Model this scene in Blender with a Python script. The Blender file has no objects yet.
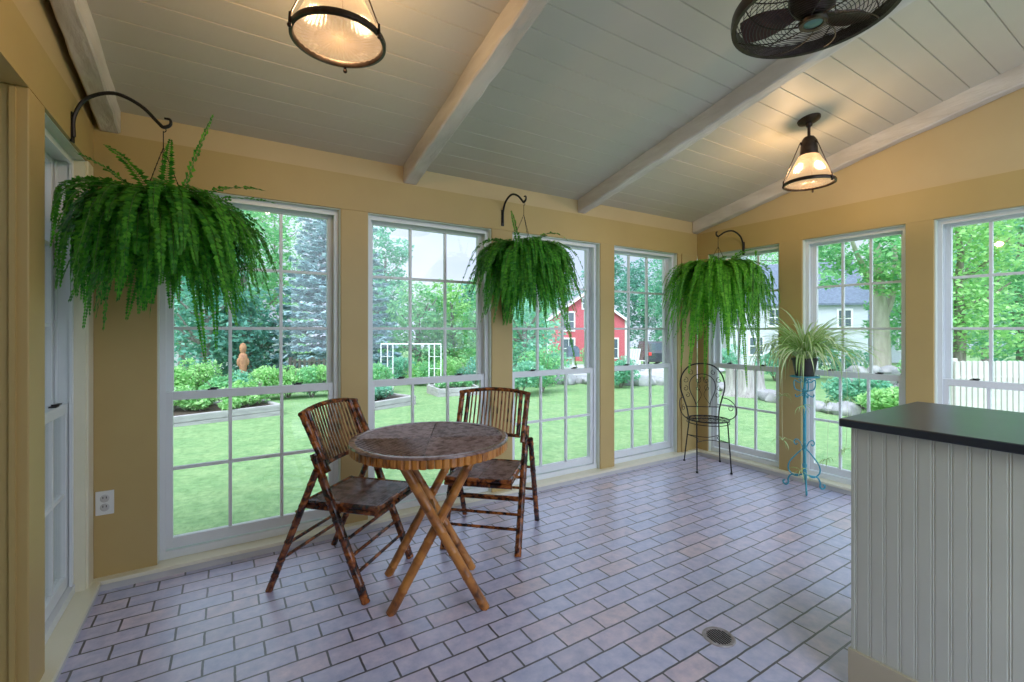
import bpy, math, random
import numpy as np
from mathutils import Vector, Matrix

random.seed(7)
SC = bpy.context.scene
COL = SC.collection
PI = math.pi
R = math.radians

# ------------------------------------------------------------------ render look
SC.view_settings.view_transform = 'Standard'
SC.view_settings.look = 'None'
SC.view_settings.gamma = 1.0
SC.view_settings.use_curve_mapping = False
SC.view_settings.exposure = 0.44
try:
    SC.cycles.use_denoising = True
    SC.cycles.max_bounces = 12
    SC.cycles.diffuse_bounces = 5
    SC.cycles.glossy_bounces = 4
    SC.cycles.transmission_bounces = 6
    SC.cycles.transparent_max_bounces = 24
    SC.cycles.sample_clamp_indirect = 6.0
    SC.cycles.caustics_reflective = False
    SC.cycles.caustics_refractive = False
except Exception:
    pass

# ------------------------------------------------------------------ camera
F, CX, CY = 459.5, 512.0, 329.5
YAW = 0.5588
SY, CYW = math.sin(YAW), math.cos(YAW)
HC = 1.30
cam = bpy.data.cameras.new('camera')
cam.sensor_width = 36.0
cam.sensor_fit = 'HORIZONTAL'
cam.lens = F / 1024.0 * 36.0
cam.shift_y = (CY - 341.0) / 1024.0
cam.clip_start = 0.02
cam.clip_end = 400
camo = bpy.data.objects.new('camera', cam)
COL.objects.link(camo)
camo.location = (0, 0, HC)
camo.rotation_euler = (PI / 2, 0, -YAW)
SC.camera = camo


def at(u, t, z=None):
    """ground point seen at picture column u, t metres ahead of the lens"""
    a = (u - CX) / F
    x, y = t * (SY + a * CYW), t * (CYW - a * SY)
    return Vector((x, y, lawn_z(x, y) if z is None else z))


def lawn_z(x, y):
    t = SY * x + CYW * y
    return -0.35 - 0.03 * max(0.0, t - 3.5)


# ------------------------------------------------------------------ materials
def nodes_of(name):
    m = bpy.data.materials.new(name)
    m.use_nodes = True
    nt = m.node_tree
    b = nt.nodes['Principled BSDF']
    return m, nt, b


def setp(b, **k):
    for n, v in k.items():
        n = n.replace('_', ' ')
        if n in b.inputs:
            b.inputs[n].default_value = v


def c4(c):
    return (c[0], c[1], c[2], 1.0)


def mat(name, col, rough=0.5, metal=0.0, col2=None, scale=8.0, bump=0.0, bscale=None, spec=0.5, stretch=None, detail=4.0, coat=0.0):
    m, nt, b = nodes_of(name)
    setp(b, Roughness=rough, Metallic=metal, Base_Color=c4(col))
    setp(b, **{'Specular_IOR_Level': spec, 'Coat_Weight': coat, 'Coat_Roughness': 0.15})
    if col2 is not None or bump > 0:
        tc = nt.nodes.new('ShaderNodeTexCoord')
        mp = nt.nodes.new('ShaderNodeMapping')
        nt.links.new(tc.outputs['Object'], mp.inputs['Vector'])
        if stretch:
            mp.inputs['Scale'].default_value = stretch
        nz = nt.nodes.new('ShaderNodeTexNoise')
        nz.inputs['Scale'].default_value = scale
        nz.inputs['Detail'].default_value = detail
        nt.links.new(mp.outputs['Vector'], nz.inputs['Vector'])
        if col2 is not None:
            rp = nt.nodes.new('ShaderNodeValToRGB')
            rp.color_ramp.elements[0].position = 0.35
            rp.color_ramp.elements[1].position = 0.65
            rp.color_ramp.elements[0].color = c4(col)
            rp.color_ramp.elements[1].color = c4(col2)
            nt.links.new(nz.outputs['Fac'], rp.inputs['Fac'])
            nt.links.new(rp.outputs['Color'], b.inputs['Base Color'])
        if bump > 0:
            n2 = nz
            if bscale:
                n2 = nt.nodes.new('ShaderNodeTexNoise')
                n2.inputs['Scale'].default_value = bscale
                n2.inputs['Detail'].default_value = 4
                nt.links.new(mp.outputs['Vector'], n2.inputs['Vector'])
            bp = nt.nodes.new('ShaderNodeBump')
            bp.inputs['Strength'].default_value = bump
            bp.inputs['Distance'].default_value = 0.01
            nt.links.new(n2.outputs['Fac'], bp.inputs['Height'])
            nt.links.new(bp.outputs['Normal'], b.inputs['Normal'])
    return m


def leaf_mat(name, ca, cb, trans=0.35, rough=0.5):
    """leaf with colour spread per leaf and light passing through"""
    m, nt, b = nodes_of(name)
    setp(b, Roughness=rough)
    setp(b, **{'Specular_IOR_Level': 0.3})
    g = nt.nodes.new('ShaderNodeNewGeometry')
    rp = nt.nodes.new('ShaderNodeValToRGB')
    rp.color_ramp.elements[0].color = c4(ca)
    rp.color_ramp.elements[1].color = c4(cb)
    nt.links.new(g.outputs['Random Per Island'], rp.inputs['Fac'])
    nt.links.new(rp.outputs['Color'], b.inputs['Base Color'])
    tr = nt.nodes.new('ShaderNodeBsdfTranslucent')
    nt.links.new(rp.outputs['Color'], tr.inputs['Color'])
    mx = nt.nodes.new('ShaderNodeMixShader')
    mx.inputs['Fac'].default_value = trans
    nt.links.new(b.outputs['BSDF'], mx.inputs[1])
    nt.links.new(tr.outputs['BSDF'], mx.inputs[2])
    nt.links.new(mx.outputs['Shader'], nt.nodes['Material Output'].inputs['Surface'])
    return m


def glass_mat(name):
    m, nt, b = nodes_of(name)
    nt.nodes.remove(b)
    t = nt.nodes.new('ShaderNodeBsdfTransparent')
    t.inputs['Color'].default_value = (0.985, 0.995, 0.99, 1)
    gl = nt.nodes.new('ShaderNodeBsdfGlossy')
    gl.inputs['Roughness'].default_value = 0.02
    fr = nt.nodes.new('ShaderNodeFresnel')
    ge = nt.nodes.new('ShaderNodeNewGeometry')
    mr = nt.nodes.new('ShaderNodeMapRange')          # same reflectance on both faces of the thin pane
    mr.inputs['To Min'].default_value = 1.45; mr.inputs['To Max'].default_value = 1 / 1.45
    nt.links.new(ge.outputs['Backfacing'], mr.inputs['Value'])
    nt.links.new(mr.outputs['Result'], fr.inputs['IOR'])
    mx = nt.nodes.new('ShaderNodeMixShader')
    nt.links.new(fr.outputs['Fac'], mx.inputs['Fac'])
    nt.links.new(t.outputs['BSDF'], mx.inputs[1])
    nt.links.new(gl.outputs['BSDF'], mx.inputs[2])
    nt.links.new(mx.outputs['Shader'], nt.nodes['Material Output'].inputs['Surface'])
    return m


def brick_mat():
    m, nt, b = nodes_of('brick_paver')
    tc = nt.nodes.new('ShaderNodeTexCoord')
    mp = nt.nodes.new('ShaderNodeMapping')
    mp.inputs['Location'].default_value = BRICK_OFF
    nt.links.new(tc.outputs['Object'], mp.inputs['Vector'])
    # slightly wandering joints
    nw = nt.nodes.new('ShaderNodeTexNoise'); nw.inputs['Scale'].default_value = 14; nw.inputs['Detail'].default_value = 3
    nt.links.new(tc.outputs['Object'], nw.inputs['Vector'])
    ma = nt.nodes.new('ShaderNodeVectorMath'); ma.operation = 'SUBTRACT'; ma.inputs[1].default_value = (0.5, 0.5, 0.5)
    nt.links.new(nw.outputs['Color'], ma.inputs[0])
    ms = nt.nodes.new('ShaderNodeVectorMath'); ms.operation = 'SCALE'; ms.inputs['Scale'].default_value = 0.006
    nt.links.new(ma.outputs['Vector'], ms.inputs[0])
    ad = nt.nodes.new('ShaderNodeVectorMath'); ad.operation = 'ADD'
    nt.links.new(mp.outputs['Vector'], ad.inputs[0]); nt.links.new(ms.outputs['Vector'], ad.inputs[1])
    br = nt.nodes.new('ShaderNodeTexBrick')
    br.offset = 0.5
    br.inputs['Scale'].default_value = 1.0
    br.inputs['Brick Width'].default_value = BRICK_W
    br.inputs['Row Height'].default_value = BRICK_H
    br.inputs['Mortar Size'].default_value = 0.0048
    br.inputs['Mortar Smooth'].default_value = 0.25
    br.inputs['Bias'].default_value = 0.0
    br.inputs['Color1'].default_value = (0, 0, 0, 1)
    br.inputs['Color2'].default_value = (1, 1, 1, 1)
    br.inputs['Mortar'].default_value = (0.5, 0.5, 0.5, 1)
    nt.links.new(ad.outputs['Vector'], br.inputs['Vector'])
    rp = nt.nodes.new('ShaderNodeValToRGB')
    e = rp.color_ramp.elements
    e[0].position = 0.0; e[0].color = c4((0.50, 0.49, 0.63))  # brick tones lifted to lavender, window glare put into the colour
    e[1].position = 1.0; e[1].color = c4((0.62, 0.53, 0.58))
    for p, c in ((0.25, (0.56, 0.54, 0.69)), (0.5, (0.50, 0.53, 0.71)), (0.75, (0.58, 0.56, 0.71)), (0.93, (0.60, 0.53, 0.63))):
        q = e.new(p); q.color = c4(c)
    nt.links.new(br.outputs['Color'], rp.inputs['Fac'])
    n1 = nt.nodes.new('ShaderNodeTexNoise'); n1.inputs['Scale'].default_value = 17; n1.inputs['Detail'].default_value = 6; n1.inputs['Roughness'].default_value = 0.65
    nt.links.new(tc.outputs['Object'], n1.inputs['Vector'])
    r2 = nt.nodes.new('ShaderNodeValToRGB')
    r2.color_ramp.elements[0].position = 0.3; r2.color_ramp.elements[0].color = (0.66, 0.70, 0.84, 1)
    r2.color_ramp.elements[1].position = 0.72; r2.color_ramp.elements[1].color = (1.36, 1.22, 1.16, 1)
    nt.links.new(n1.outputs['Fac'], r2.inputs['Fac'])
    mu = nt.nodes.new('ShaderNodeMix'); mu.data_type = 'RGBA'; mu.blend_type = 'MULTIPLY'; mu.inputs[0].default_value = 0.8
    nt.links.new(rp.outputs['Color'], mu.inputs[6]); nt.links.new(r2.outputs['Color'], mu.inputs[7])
    mo = nt.nodes.new('ShaderNodeMix'); mo.data_type = 'RGBA'; mo.inputs[7].default_value = (0.045, 0.042, 0.06, 1)
    nt.links.new(br.outputs['Fac'], mo.inputs[0]); nt.links.new(mu.outputs[2], mo.inputs[6])
    nt.links.new(mo.outputs[2], b.inputs['Base Color'])
    rr = nt.nodes.new('ShaderNodeMapRange')
    rr.inputs['To Min'].default_value = 0.28; rr.inputs['To Max'].default_value = 0.50
    nt.links.new(n1.outputs['Fac'], rr.inputs['Value'])
    nt.links.new(rr.outputs['Result'], b.inputs['Roughness'])
    setp(b, **{'Specular_IOR_Level': 1.0, 'Coat_Weight': 1.0, 'Coat_Roughness': 0.32})
    n3 = nt.nodes.new('ShaderNodeTexNoise'); n3.inputs['Scale'].default_value = 45; n3.inputs['Detail'].default_value = 4
    nt.links.new(tc.outputs['Object'], n3.inputs['Vector'])
    m1 = nt.nodes.new('ShaderNodeMath'); m1.operation = 'MULTIPLY'; m1.inputs[1].default_value = 0.35
    nt.links.new(n3.outputs['Fac'], m1.inputs[0])
    m2 = nt.nodes.new('ShaderNodeMath'); m2.operation = 'SUBTRACT'
    nt.links.new(m1.outputs[0], m2.inputs[0]); nt.links.new(br.outputs['Fac'], m2.inputs[1])
    bp = nt.nodes.new('ShaderNodeBump'); bp.inputs['Strength'].default_value = 0.35; bp.inputs['Distance'].default_value = 0.006
    nt.links.new(m2.outputs[0], bp.inputs['Height'])
    nt.links.new(bp.outputs['Normal'], b.inputs['Normal'])
    return m


def bamboo_mat(name, light, mid, dark, scale=16.0, rough=0.32, bias=0.0):
    """scorched tortoiseshell bamboo"""
    m, nt, b = nodes_of(name)
    tc = nt.nodes.new('ShaderNodeTexCoord')
    nz = nt.nodes.new('ShaderNodeTexNoise'); nz.inputs['Scale'].default_value = scale; nz.inputs['Detail'].default_value = 3
    nz.inputs['Distortion'].default_value = 0.6
    nt.links.new(tc.outputs['Object'], nz.inputs['Vector'])
    rp = nt.nodes.new('ShaderNodeValToRGB')
    e = rp.color_ramp.elements
    e[0].position = 0.36 + bias; e[0].color = c4(dark)
    e[1].position = 0.62 + bias; e[1].color = c4(light)
    q = e.new(0.48 + bias); q.color = c4(mid)
    nt.links.new(nz.outputs['Fac'], rp.inputs['Fac'])
    nt.links.new(rp.outputs['Color'], b.inputs['Base Color'])
    setp(b, Roughness=rough)
    return m


def grass_mat():
    m, nt, b = nodes_of('lawn_grass')
    tc = nt.nodes.new('ShaderNodeTexCoord')
    a = nt.nodes.new('ShaderNodeTexNoise'); a.inputs['Scale'].default_value = 2.4; a.inputs['Detail'].default_value = 8; a.inputs['Roughness'].default_value = 0.7
    f = nt.nodes.new('ShaderNodeTexNoise'); f.inputs['Scale'].default_value = 11; f.inputs['Detail'].default_value = 5; f.inputs['Roughness'].default_value = 0.8
    for n in (a, f):
        nt.links.new(tc.outputs['Object'], n.inputs['Vector'])
    r1 = nt.nodes.new('ShaderNodeValToRGB')
    r1.color_ramp.elements[0].position = 0.3; r1.color_ramp.elements[0].color = (0.20, 0.36, 0.16, 1)
    r1.color_ramp.elements[1].position = 0.7; r1.color_ramp.elements[1].color = (0.32, 0.46, 0.22, 1)
    nt.links.new(a.outputs['Fac'], r1.inputs['Fac'])
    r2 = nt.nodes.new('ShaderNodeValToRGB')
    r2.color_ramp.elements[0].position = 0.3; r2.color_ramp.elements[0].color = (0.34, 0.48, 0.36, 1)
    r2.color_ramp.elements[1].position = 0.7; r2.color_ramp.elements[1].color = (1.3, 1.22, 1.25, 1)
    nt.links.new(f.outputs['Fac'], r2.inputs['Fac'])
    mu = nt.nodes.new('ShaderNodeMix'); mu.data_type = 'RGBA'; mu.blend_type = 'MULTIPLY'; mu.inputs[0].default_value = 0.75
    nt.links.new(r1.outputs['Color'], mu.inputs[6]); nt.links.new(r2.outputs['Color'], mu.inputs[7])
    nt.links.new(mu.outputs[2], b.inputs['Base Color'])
    setp(b, Roughness=0.9); setp(b, **{'Specular_IOR_Level': 0.1})
    return m


def shade_mat(name, clear, strength, tint=(0.06, 0.044, 0.028)):
    """clear prismatic lamp glass with a bulb behind it"""
    m, nt, b = nodes_of(name)
    nt.nodes.remove(b)
    tp = nt.nodes.new('ShaderNodeBsdfTransparent'); tp.inputs['Color'].default_value = (0.97, 0.93, 0.86, 1)
    tr = nt.nodes.new('ShaderNodeBsdfTranslucent'); tr.inputs['Color'].default_value = c4(tint)
    gl = nt.nodes.new('ShaderNodeBsdfGlossy'); gl.inputs['Roughness'].default_value = 0.15
    em = nt.nodes.new('ShaderNodeEmission'); em.inputs['Color'].default_value = (1.0, 0.74, 0.46, 1); em.inputs['Strength'].default_value = strength
    mx = nt.nodes.new('ShaderNodeMixShader'); mx.inputs['Fac'].default_value = 0.15
    m2 = nt.nodes.new('ShaderNodeMixShader'); m2.inputs['Fac'].default_value = clear
    ad = nt.nodes.new('ShaderNodeAddShader')
    nt.links.new(tr.outputs['BSDF'], mx.inputs[1]); nt.links.new(gl.outputs['BSDF'], mx.inputs[2])
    nt.links.new(mx.outputs['Shader'], m2.inputs[1]); nt.links.new(tp.outputs['BSDF'], m2.inputs[2])
    nt.links.new(m2.outputs['Shader'], ad.inputs[0]); nt.links.new(em.outputs['Emission'], ad.inputs[1])
    nt.links.new(ad.outputs['Shader'], nt.nodes['Material Output'].inputs['Surface'])
    return m


BRICK_W, BRICK_H = 0.211, 0.100
BRICK_OFF = (0.0725, -1.175, 0.0)

M = {}
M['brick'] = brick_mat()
M['gold'] = mat('gold_wall_paint', (0.51, 0.365, 0.145), 0.5, col2=(0.485, 0.345, 0.135), scale=3, bump=0.04, bscale=60)
M['cream'] = mat('pale_yellow_wall', (0.60, 0.455, 0.245), 0.55, col2=(0.575, 0.43, 0.23), scale=3, bump=0.04, bscale=60)  # paler wall tone, used above the header band
M['sill'] = mat('pale_cream_gloss_paint', (0.82, 0.77, 0.58), 0.35, col2=(0.79, 0.74, 0.55), scale=5)
M['fascia'] = mat('grey_white_paint', (0.62, 0.60, 0.56), 0.5, col2=(0.55, 0.54, 0.51), scale=6)
M['ceiling'] = mat('ceiling_white_paint', (0.60, 0.55, 0.47), 0.5, col2=(0.57, 0.525, 0.445), scale=2.5, bump=0.05, bscale=30)
M['beam'] = mat('whitewashed_timber', (0.74, 0.69, 0.65), 0.6, col2=(0.55, 0.50, 0.46), scale=9, bump=0.8, bscale=35, stretch=(1, 0.25, 1), detail=7)
M['white'] = mat('window_white_paint', (0.77, 0.79, 0.79), 0.35, col2=(0.74, 0.76, 0.765), scale=5)
M['jamb'] = mat('pale_green_white_paint', (0.68, 0.72, 0.62), 0.45, col2=(0.65, 0.69, 0.60), scale=4)
M['glass'] = glass_mat('window_glass')
M['black_metal'] = mat('black_iron', (0.02, 0.02, 0.022), 0.45, metal=0.6, col2=(0.035, 0.03, 0.03), scale=30)
M['bronze'] = mat('oiled_bronze', (0.028, 0.018, 0.013), 0.36, metal=0.6, col2=(0.06, 0.038, 0.028), scale=25)
M['turq'] = mat('turquoise_paint', (0.03, 0.27, 0.38), 0.4, col2=(0.07, 0.36, 0.43), scale=18)
M['bam_dark'] = bamboo_mat('scorched_bamboo', (0.36, 0.11, 0.025), (0.13, 0.035, 0.012), (0.016, 0.008, 0.006), 24, 0.22, 0.03)
M['bam_mid'] = bamboo_mat('amber_bamboo', (0.50, 0.20, 0.04), (0.35, 0.125, 0.026), (0.10, 0.034, 0.011), 12, 0.3, -0.05)
M['bam_slat'] = bamboo_mat('dark_bamboo_slat', (0.27, 0.175, 0.15), (0.21, 0.13, 0.11), (0.12, 0.07, 0.055), 26, 0.18)
M['bam_back'] = bamboo_mat('brown_bamboo_slat', (0.36, 0.17, 0.07), (0.22, 0.095, 0.04), (0.08, 0.03, 0.016), 22, 0.35)
M['counter'] = mat('black_stone', (0.012, 0.018, 0.026), 0.30, col2=(0.02, 0.028, 0.038), scale=4, spec=0.6)
M['bead'] = mat('beadboard_paint', (0.50, 0.515, 0.43), 0.45, col2=(0.475, 0.49, 0.41), scale=5)
M['base_yellow'] = mat('olive_cream_paint', (0.47, 0.42, 0.29), 0.45, col2=(0.44, 0.395, 0.27), scale=5)
M['plastic'] = mat('white_plastic', (0.75, 0.74, 0.70), 0.35)
M['plastic2'] = mat('grey_plastic', (0.55, 0.53, 0.50), 0.4)
M['hole'] = mat('dark_slot', (0.015, 0.015, 0.017), 0.7)
M['drain'] = mat('worn_brass', (0.42, 0.40, 0.40), 0.42, metal=0.25, col2=(0.33, 0.29, 0.28), scale=60)
M['pot'] = mat('black_pot', (0.015, 0.013, 0.012), 0.5, col2=(0.025, 0.02, 0.018), scale=20)
M['potgreen'] = mat('dark_green_pot', (0.03, 0.06, 0.035), 0.5, col2=(0.02, 0.045, 0.025), scale=20)
M['soil'] = mat('soil', (0.05, 0.035, 0.025), 0.95, col2=(0.08, 0.055, 0.04), scale=40, bump=0.5)
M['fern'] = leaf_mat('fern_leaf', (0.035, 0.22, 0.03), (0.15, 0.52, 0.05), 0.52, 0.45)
M['fern_lit'] = leaf_mat('backlit_fern_leaf', (0.07, 0.34, 0.025), (0.26, 0.66, 0.06), 0.55, 0.45)  # lit copy of the fern leaf, window backlight put into the greens
M['stem'] = mat('frond_stem', (0.10, 0.20, 0.05), 0.6)
M['spider'] = leaf_mat('spider_plant_green', (0.30, 0.52, 0.12), (0.50, 0.72, 0.26), 0.4, 0.4)
M['spider_pale'] = leaf_mat('spider_plant_cream', (0.74, 0.82, 0.52), (0.86, 0.90, 0.68), 0.4, 0.4)
M['lamp'] = shade_mat('ribbed_lamp_glass', 0.55, 0.14)
M['lens'] = shade_mat('lamp_lens_glass', 0.22, 0.18, (0.030, 0.0215, 0.0135))
M['blade'] = mat('dark_walnut_blade', (0.09, 0.03, 0.02), 0.4, col2=(0.05, 0.018, 0.012), scale=12, stretch=(1, 8, 1))
M['teal'] = mat('teal_badge', (0.10, 0.20, 0.20), 0.35, metal=0.3)
# outdoors
M['grass'] = grass_mat()
M['leafA'] = leaf_mat('leaf_mid_green', (0.16, 0.48, 0.24), (0.44, 0.80, 0.38), 0.5)
M['leafB'] = leaf_mat('leaf_teal_green', (0.15, 0.46, 0.33), (0.38, 0.74, 0.50), 0.5)
M['leafC'] = leaf_mat('leaf_yellow_green', (0.24, 0.56, 0.20), (0.54, 0.84, 0.36), 0.4)
M['leafD'] = leaf_mat('leaf_dark_teal', (0.10, 0.33, 0.27), (0.27, 0.56, 0.42), 0.4)
M['spruce'] = leaf_mat('blue_spruce_needles', (0.26, 0.44, 0.47), (0.56, 0.72, 0.74), 0.3)
M['flower'] = leaf_mat('white_flower', (0.8, 0.8, 0.75), (0.9, 0.88, 0.85), 0.3)
M['bark'] = mat('grey_bark', (0.34, 0.30, 0.27), 0.9, col2=(0.20, 0.17, 0.15), scale=6, bump=0.6, stretch=(3, 3, 0.5))
M['bark2'] = mat('pale_bark', (0.64, 0.57, 0.51), 0.9, col2=(0.50, 0.43, 0.38), scale=4, bump=0.5, stretch=(2, 2, 0.5))
M['stump'] = mat('weathered_wood', (0.46, 0.43, 0.42), 0.9, col2=(0.28, 0.25, 0.25), scale=4, bump=0.7, stretch=(4, 4, 0.4))
M['timber'] = mat('weathered_timber', (0.46, 0.44, 0.43), 0.85, col2=(0.34, 0.32, 0.32), scale=3, bump=0.3, stretch=(1, 1, 6))
M['rock'] = mat('grey_rock', (0.42, 0.41, 0.42), 0.9, col2=(0.26, 0.26, 0.28), scale=3, bump=0.6)
M['redwall'] = mat('red_clapboard', (0.60, 0.13, 0.16), 0.7, col2=(0.54, 0.11, 0.14), scale=1.5, stretch=(1, 1, 12))
M['whitewall'] = mat('white_clapboard', (0.60, 0.62, 0.67), 0.7, col2=(0.54, 0.56, 0.62), scale=1.5, stretch=(1, 1, 12))
M['roof'] = mat('grey_shingle', (0.36, 0.37, 0.40), 0.85, col2=(0.28, 0.29, 0.32), scale=6)
M['roofdark'] = mat('slate_shingle', (0.17, 0.21, 0.28), 0.8, col2=(0.12, 0.15, 0.21), scale=6)
M['chim'] = mat('chimney_brick', (0.36, 0.18, 0.15), 0.9, col2=(0.26, 0.13, 0.11), scale=9)
M['pane_out'] = mat('house_window_glass', (0.10, 0.13, 0.16), 0.1)
M['trim_w'] = mat('white_trim_paint', (0.80, 0.80, 0.80), 0.6)
M['picket'] = mat('picket_paint', (0.62, 0.60, 0.57), 0.7, col2=(0.55, 0.53, 0.50), scale=4)
M['darkfence'] = mat('dark_wood_fence', (0.09, 0.08, 0.07), 0.85, col2=(0.06, 0.05, 0.05), scale=6)
M['carved'] = mat('reddish_carved_wood', (0.48, 0.24, 0.12), 0.75, col2=(0.30, 0.14, 0.08), scale=9)
M['road'] = mat('pale_gravel', (0.55, 0.53, 0.52), 0.95, col2=(0.46, 0.45, 0.45), scale=1.2)
M['car'] = mat('dark_car_paint', (0.03, 0.035, 0.045), 0.25, coat=0.5)
M['tail'] = mat('tail_light_red', (0.7, 0.02, 0.03), 0.3)
M['tyre'] = mat('tyre_rubber', (0.02, 0.02, 0.02), 0.9)


# ------------------------------------------------------------------ mesh helpers
class MB:
    def __init__(s):
        s.v, s.f, s.mi = [], [], []
        s.cur = 0

    def add(s, vs, fs):
        o = len(s.v)
        s.v.extend([tuple(p) for p in vs])
        for f in fs:
            s.f.append(tuple(i + o for i in f)); s.mi.append(s.cur)

    def box(s, x0, y0, z0, x1, y1, z1, bev=0.0):
        if bev <= 0:
            vs = [(x0, y0, z0), (x1, y0, z0), (x1, y1, z0), (x0, y1, z0), (x0, y0, z1), (x1, y0, z1), (x1, y1, z1), (x0, y1, z1)]
            s.add(vs, [(0, 3, 2, 1), (4, 5, 6, 7), (0, 1, 5, 4), (1, 2, 6, 5), (2, 3, 7, 6), (3, 0, 4, 7)])
            return
        import bmesh
        bm = bmesh.new()
        bmesh.ops.create_cube(bm, size=1)
        for v in bm.verts:
            v.co = Vector(((x0 + x1) / 2 + v.co.x * (x1 - x0), (y0 + y1) / 2 + v.co.y * (y1 - y0), (z0 + z1) / 2 + v.co.z * (z1 - z0)))
        bmesh.ops.bevel(bm, geom=bm.edges[:], offset=bev, segments=2, affect='EDGES', profile=0.5)
        bm.verts.index_update()
        s.add([v.co.copy() for v in bm.verts], [[v.index for v in f.verts] for f in bm.faces])
        bm.free()

    def obox(s, c, ax, ay, az, hx, hy, hz):
        """oriented box: centre, three unit axes, half sizes"""
        c, ax, ay, az = Vector(c), Vector(ax), Vector(ay), Vector(az)
        vs = []
        for k in (-1, 1):
            for i, j in ((-1, -1), (1, -1), (1, 1), (-1, 1)):
                vs.append(c + ax * hx * i + ay * hy * j + az * hz * k)
        s.add(vs, [(0, 3, 2, 1), (4, 5, 6, 7), (0, 1, 5, 4), (1, 2, 6, 5), (2, 3, 7, 6), (3, 0, 4, 7)])

    def tube(s, pts, r, n=8, caps=True, closed=False, flat=None):
        pts = [Vector(p) for p in pts]
        N = len(pts)
        rs = r if isinstance(r, (list, tuple)) else [r] * N
        T = []
        for i in range(N):
            if closed:
                t = pts[(i + 1) % N] - pts[i - 1]
            else:
                t = pts[min(i + 1, N - 1)] - pts[max(i - 1, 0)]
            if t.length < 1e-9:
                t = Vector((0, 0, 1))
            T.append(t.normalized())
        up = Vector((0, 0, 1)) if abs(T[0].z) < 0.9 else Vector((1, 0, 0))
        nrm = (up - T[0] * up.dot(T[0])).normalized()
        vs = []
        for i in range(N):
            nrm = nrm - T[i] * nrm.dot(T[i])
            if nrm.length < 1e-6:
                nrm = T[i].orthogonal()
            nrm.normalize()
            bn = T[i].cross(nrm)
            fx = flat if flat else 1.0
            for k in range(n):
                a = 2 * PI * k / n
                vs.append(pts[i] + (nrm * math.cos(a) + bn * math.sin(a) * fx) * rs[i])
        fs = []
        for i in range(N if closed else N - 1):
            j = (i + 1) % N
            for k in range(n):
                fs.append((i * n + k, i * n + (k + 1) % n, j * n + (k + 1) % n, j * n + k))
        if caps and not closed:
            fs.append(tuple(range(n - 1, -1, -1)))
            fs.append(tuple((N - 1) * n + k for k in range(n)))
        s.add(vs, fs)

    def lathe(s, prof, c=(0, 0, 0), n=32, rib=0.0, ribz=0.0):
        """profile of (radius, z) turned about the z axis through c"""
        vs, fs = [], []
        for (r, z) in prof:
            for k in range(n):
                a = 2 * PI * k / n
                rr = r * (1 + (rib if k % 2 else 0)) if r > 1e-6 else 0
                vs.append((c[0] + rr * math.cos(a), c[1] + rr * math.sin(a), c[2] + z + (ribz * min(1, r / 0.05) if k % 2 else 0)))
        for i in range(len(prof) - 1):
            for k in range(n):
                fs.append((i * n + k, i * n + (k + 1) % n, (i + 1) * n + (k + 1) % n, (i + 1) * n + k))
        s.add(vs, fs)

    def cyl(s, c, r, h, n=24, r2=None):
        r2 = r if r2 is None else r2
        vs = [(c[0] + r * math.cos(2 * PI * k / n), c[1] + r * math.sin(2 * PI * k / n), c[2]) for k in range(n)]
        vs += [(c[0] + r2 * math.cos(2 * PI * k / n), c[1] + r2 * math.sin(2 * PI * k / n), c[2] + h) for k in range(n)]
        fs = [(k, (k + 1) % n, n + (k + 1) % n, n + k) for k in range(n)]
        fs += [tuple(range(n - 1, -1, -1)), tuple(range(n, 2 * n))]
        s.add(vs, fs)

    def ball(s, c, r, n=10, sx=1, sy=1, sz=1):
        prof = [(max(1e-4, r * math.sin(PI * i / n)), -r * math.cos(PI * i / n)) for i in range(n + 1)]
        o = len(s.v)
        s.lathe(prof, (0, 0, 0), n + 2)
        for i in range(o, len(s.v)):
            p = s.v[i]
            s.v[i] = (c[0] + p[0] * sx, c[1] + p[1] * sy, c[2] + p[2] * sz)

    def prism(s, poly, axis, a0, a1):
        """polygon (2-D, ccw) extruded along axis 'x' or 'y' from a0 to a1"""
        n = len(poly)
        def P(p, a):
            return (a, p[0], p[1]) if axis == 'x' else (p[0], a, p[1])
        vs = [P(p, a0) for p in poly] + [P(p, a1) for p in poly]
        fs = [(k, (k + 1) % n, n + (k + 1) % n, n + k) for k in range(n)] + [tuple(range(n - 1, -1, -1)), tuple(range(n, 2 * n))]
        s.add(vs, fs)

    def build(s, name, mats, parent=None, smooth=False, **props):
        me = bpy.data.meshes.new(name)
        me.from_pydata(s.v, [], s.f)
        ml = mats if isinstance(mats, (list, tuple)) else [mats]
        for m_ in ml:
            me.materials.append(m_)
        if len(ml) > 1:
            me.polygons.foreach_set('material_index', s.mi)
        if smooth:
            me.polygons.foreach_set('use_smooth', [True] * len(me.polygons))
            try:
                me.set_sharp_from_angle(angle=R(38))
            except Exception:
                pass
        me.validate()
        me.update()
        o = bpy.data.objects.new(name, me)
        COL.objects.link(o)
        if parent:
            o.parent = parent
        for k, v in props.items():
            o[k] = v
        return o


def fixn(o):
    import bmesh
    bm = bmesh.new(); bm.from_mesh(o.data)
    bmesh.ops.recalc_face_normals(bm, faces=bm.faces[:])
    bm.to_mesh(o.data); bm.free()
    return o


def empty(name, loc=(0, 0, 0), rz=0.0, **props):
    o = bpy.data.objects.new(name, None)
    o.empty_display_size = 0.1
    COL.objects.link(o)
    o.location = loc
    o.rotation_euler = (0, 0, rz)
    for k, v in props.items():
        o[k] = v
    return o


def copy_tree(o, parent=None):
    c = o.copy(); COL.objects.link(c)
    if parent:
        c.parent = parent
    for ch in [x for x in COL.objects if x.parent == o]:
        copy_tree(ch, c)
    return c


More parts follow.
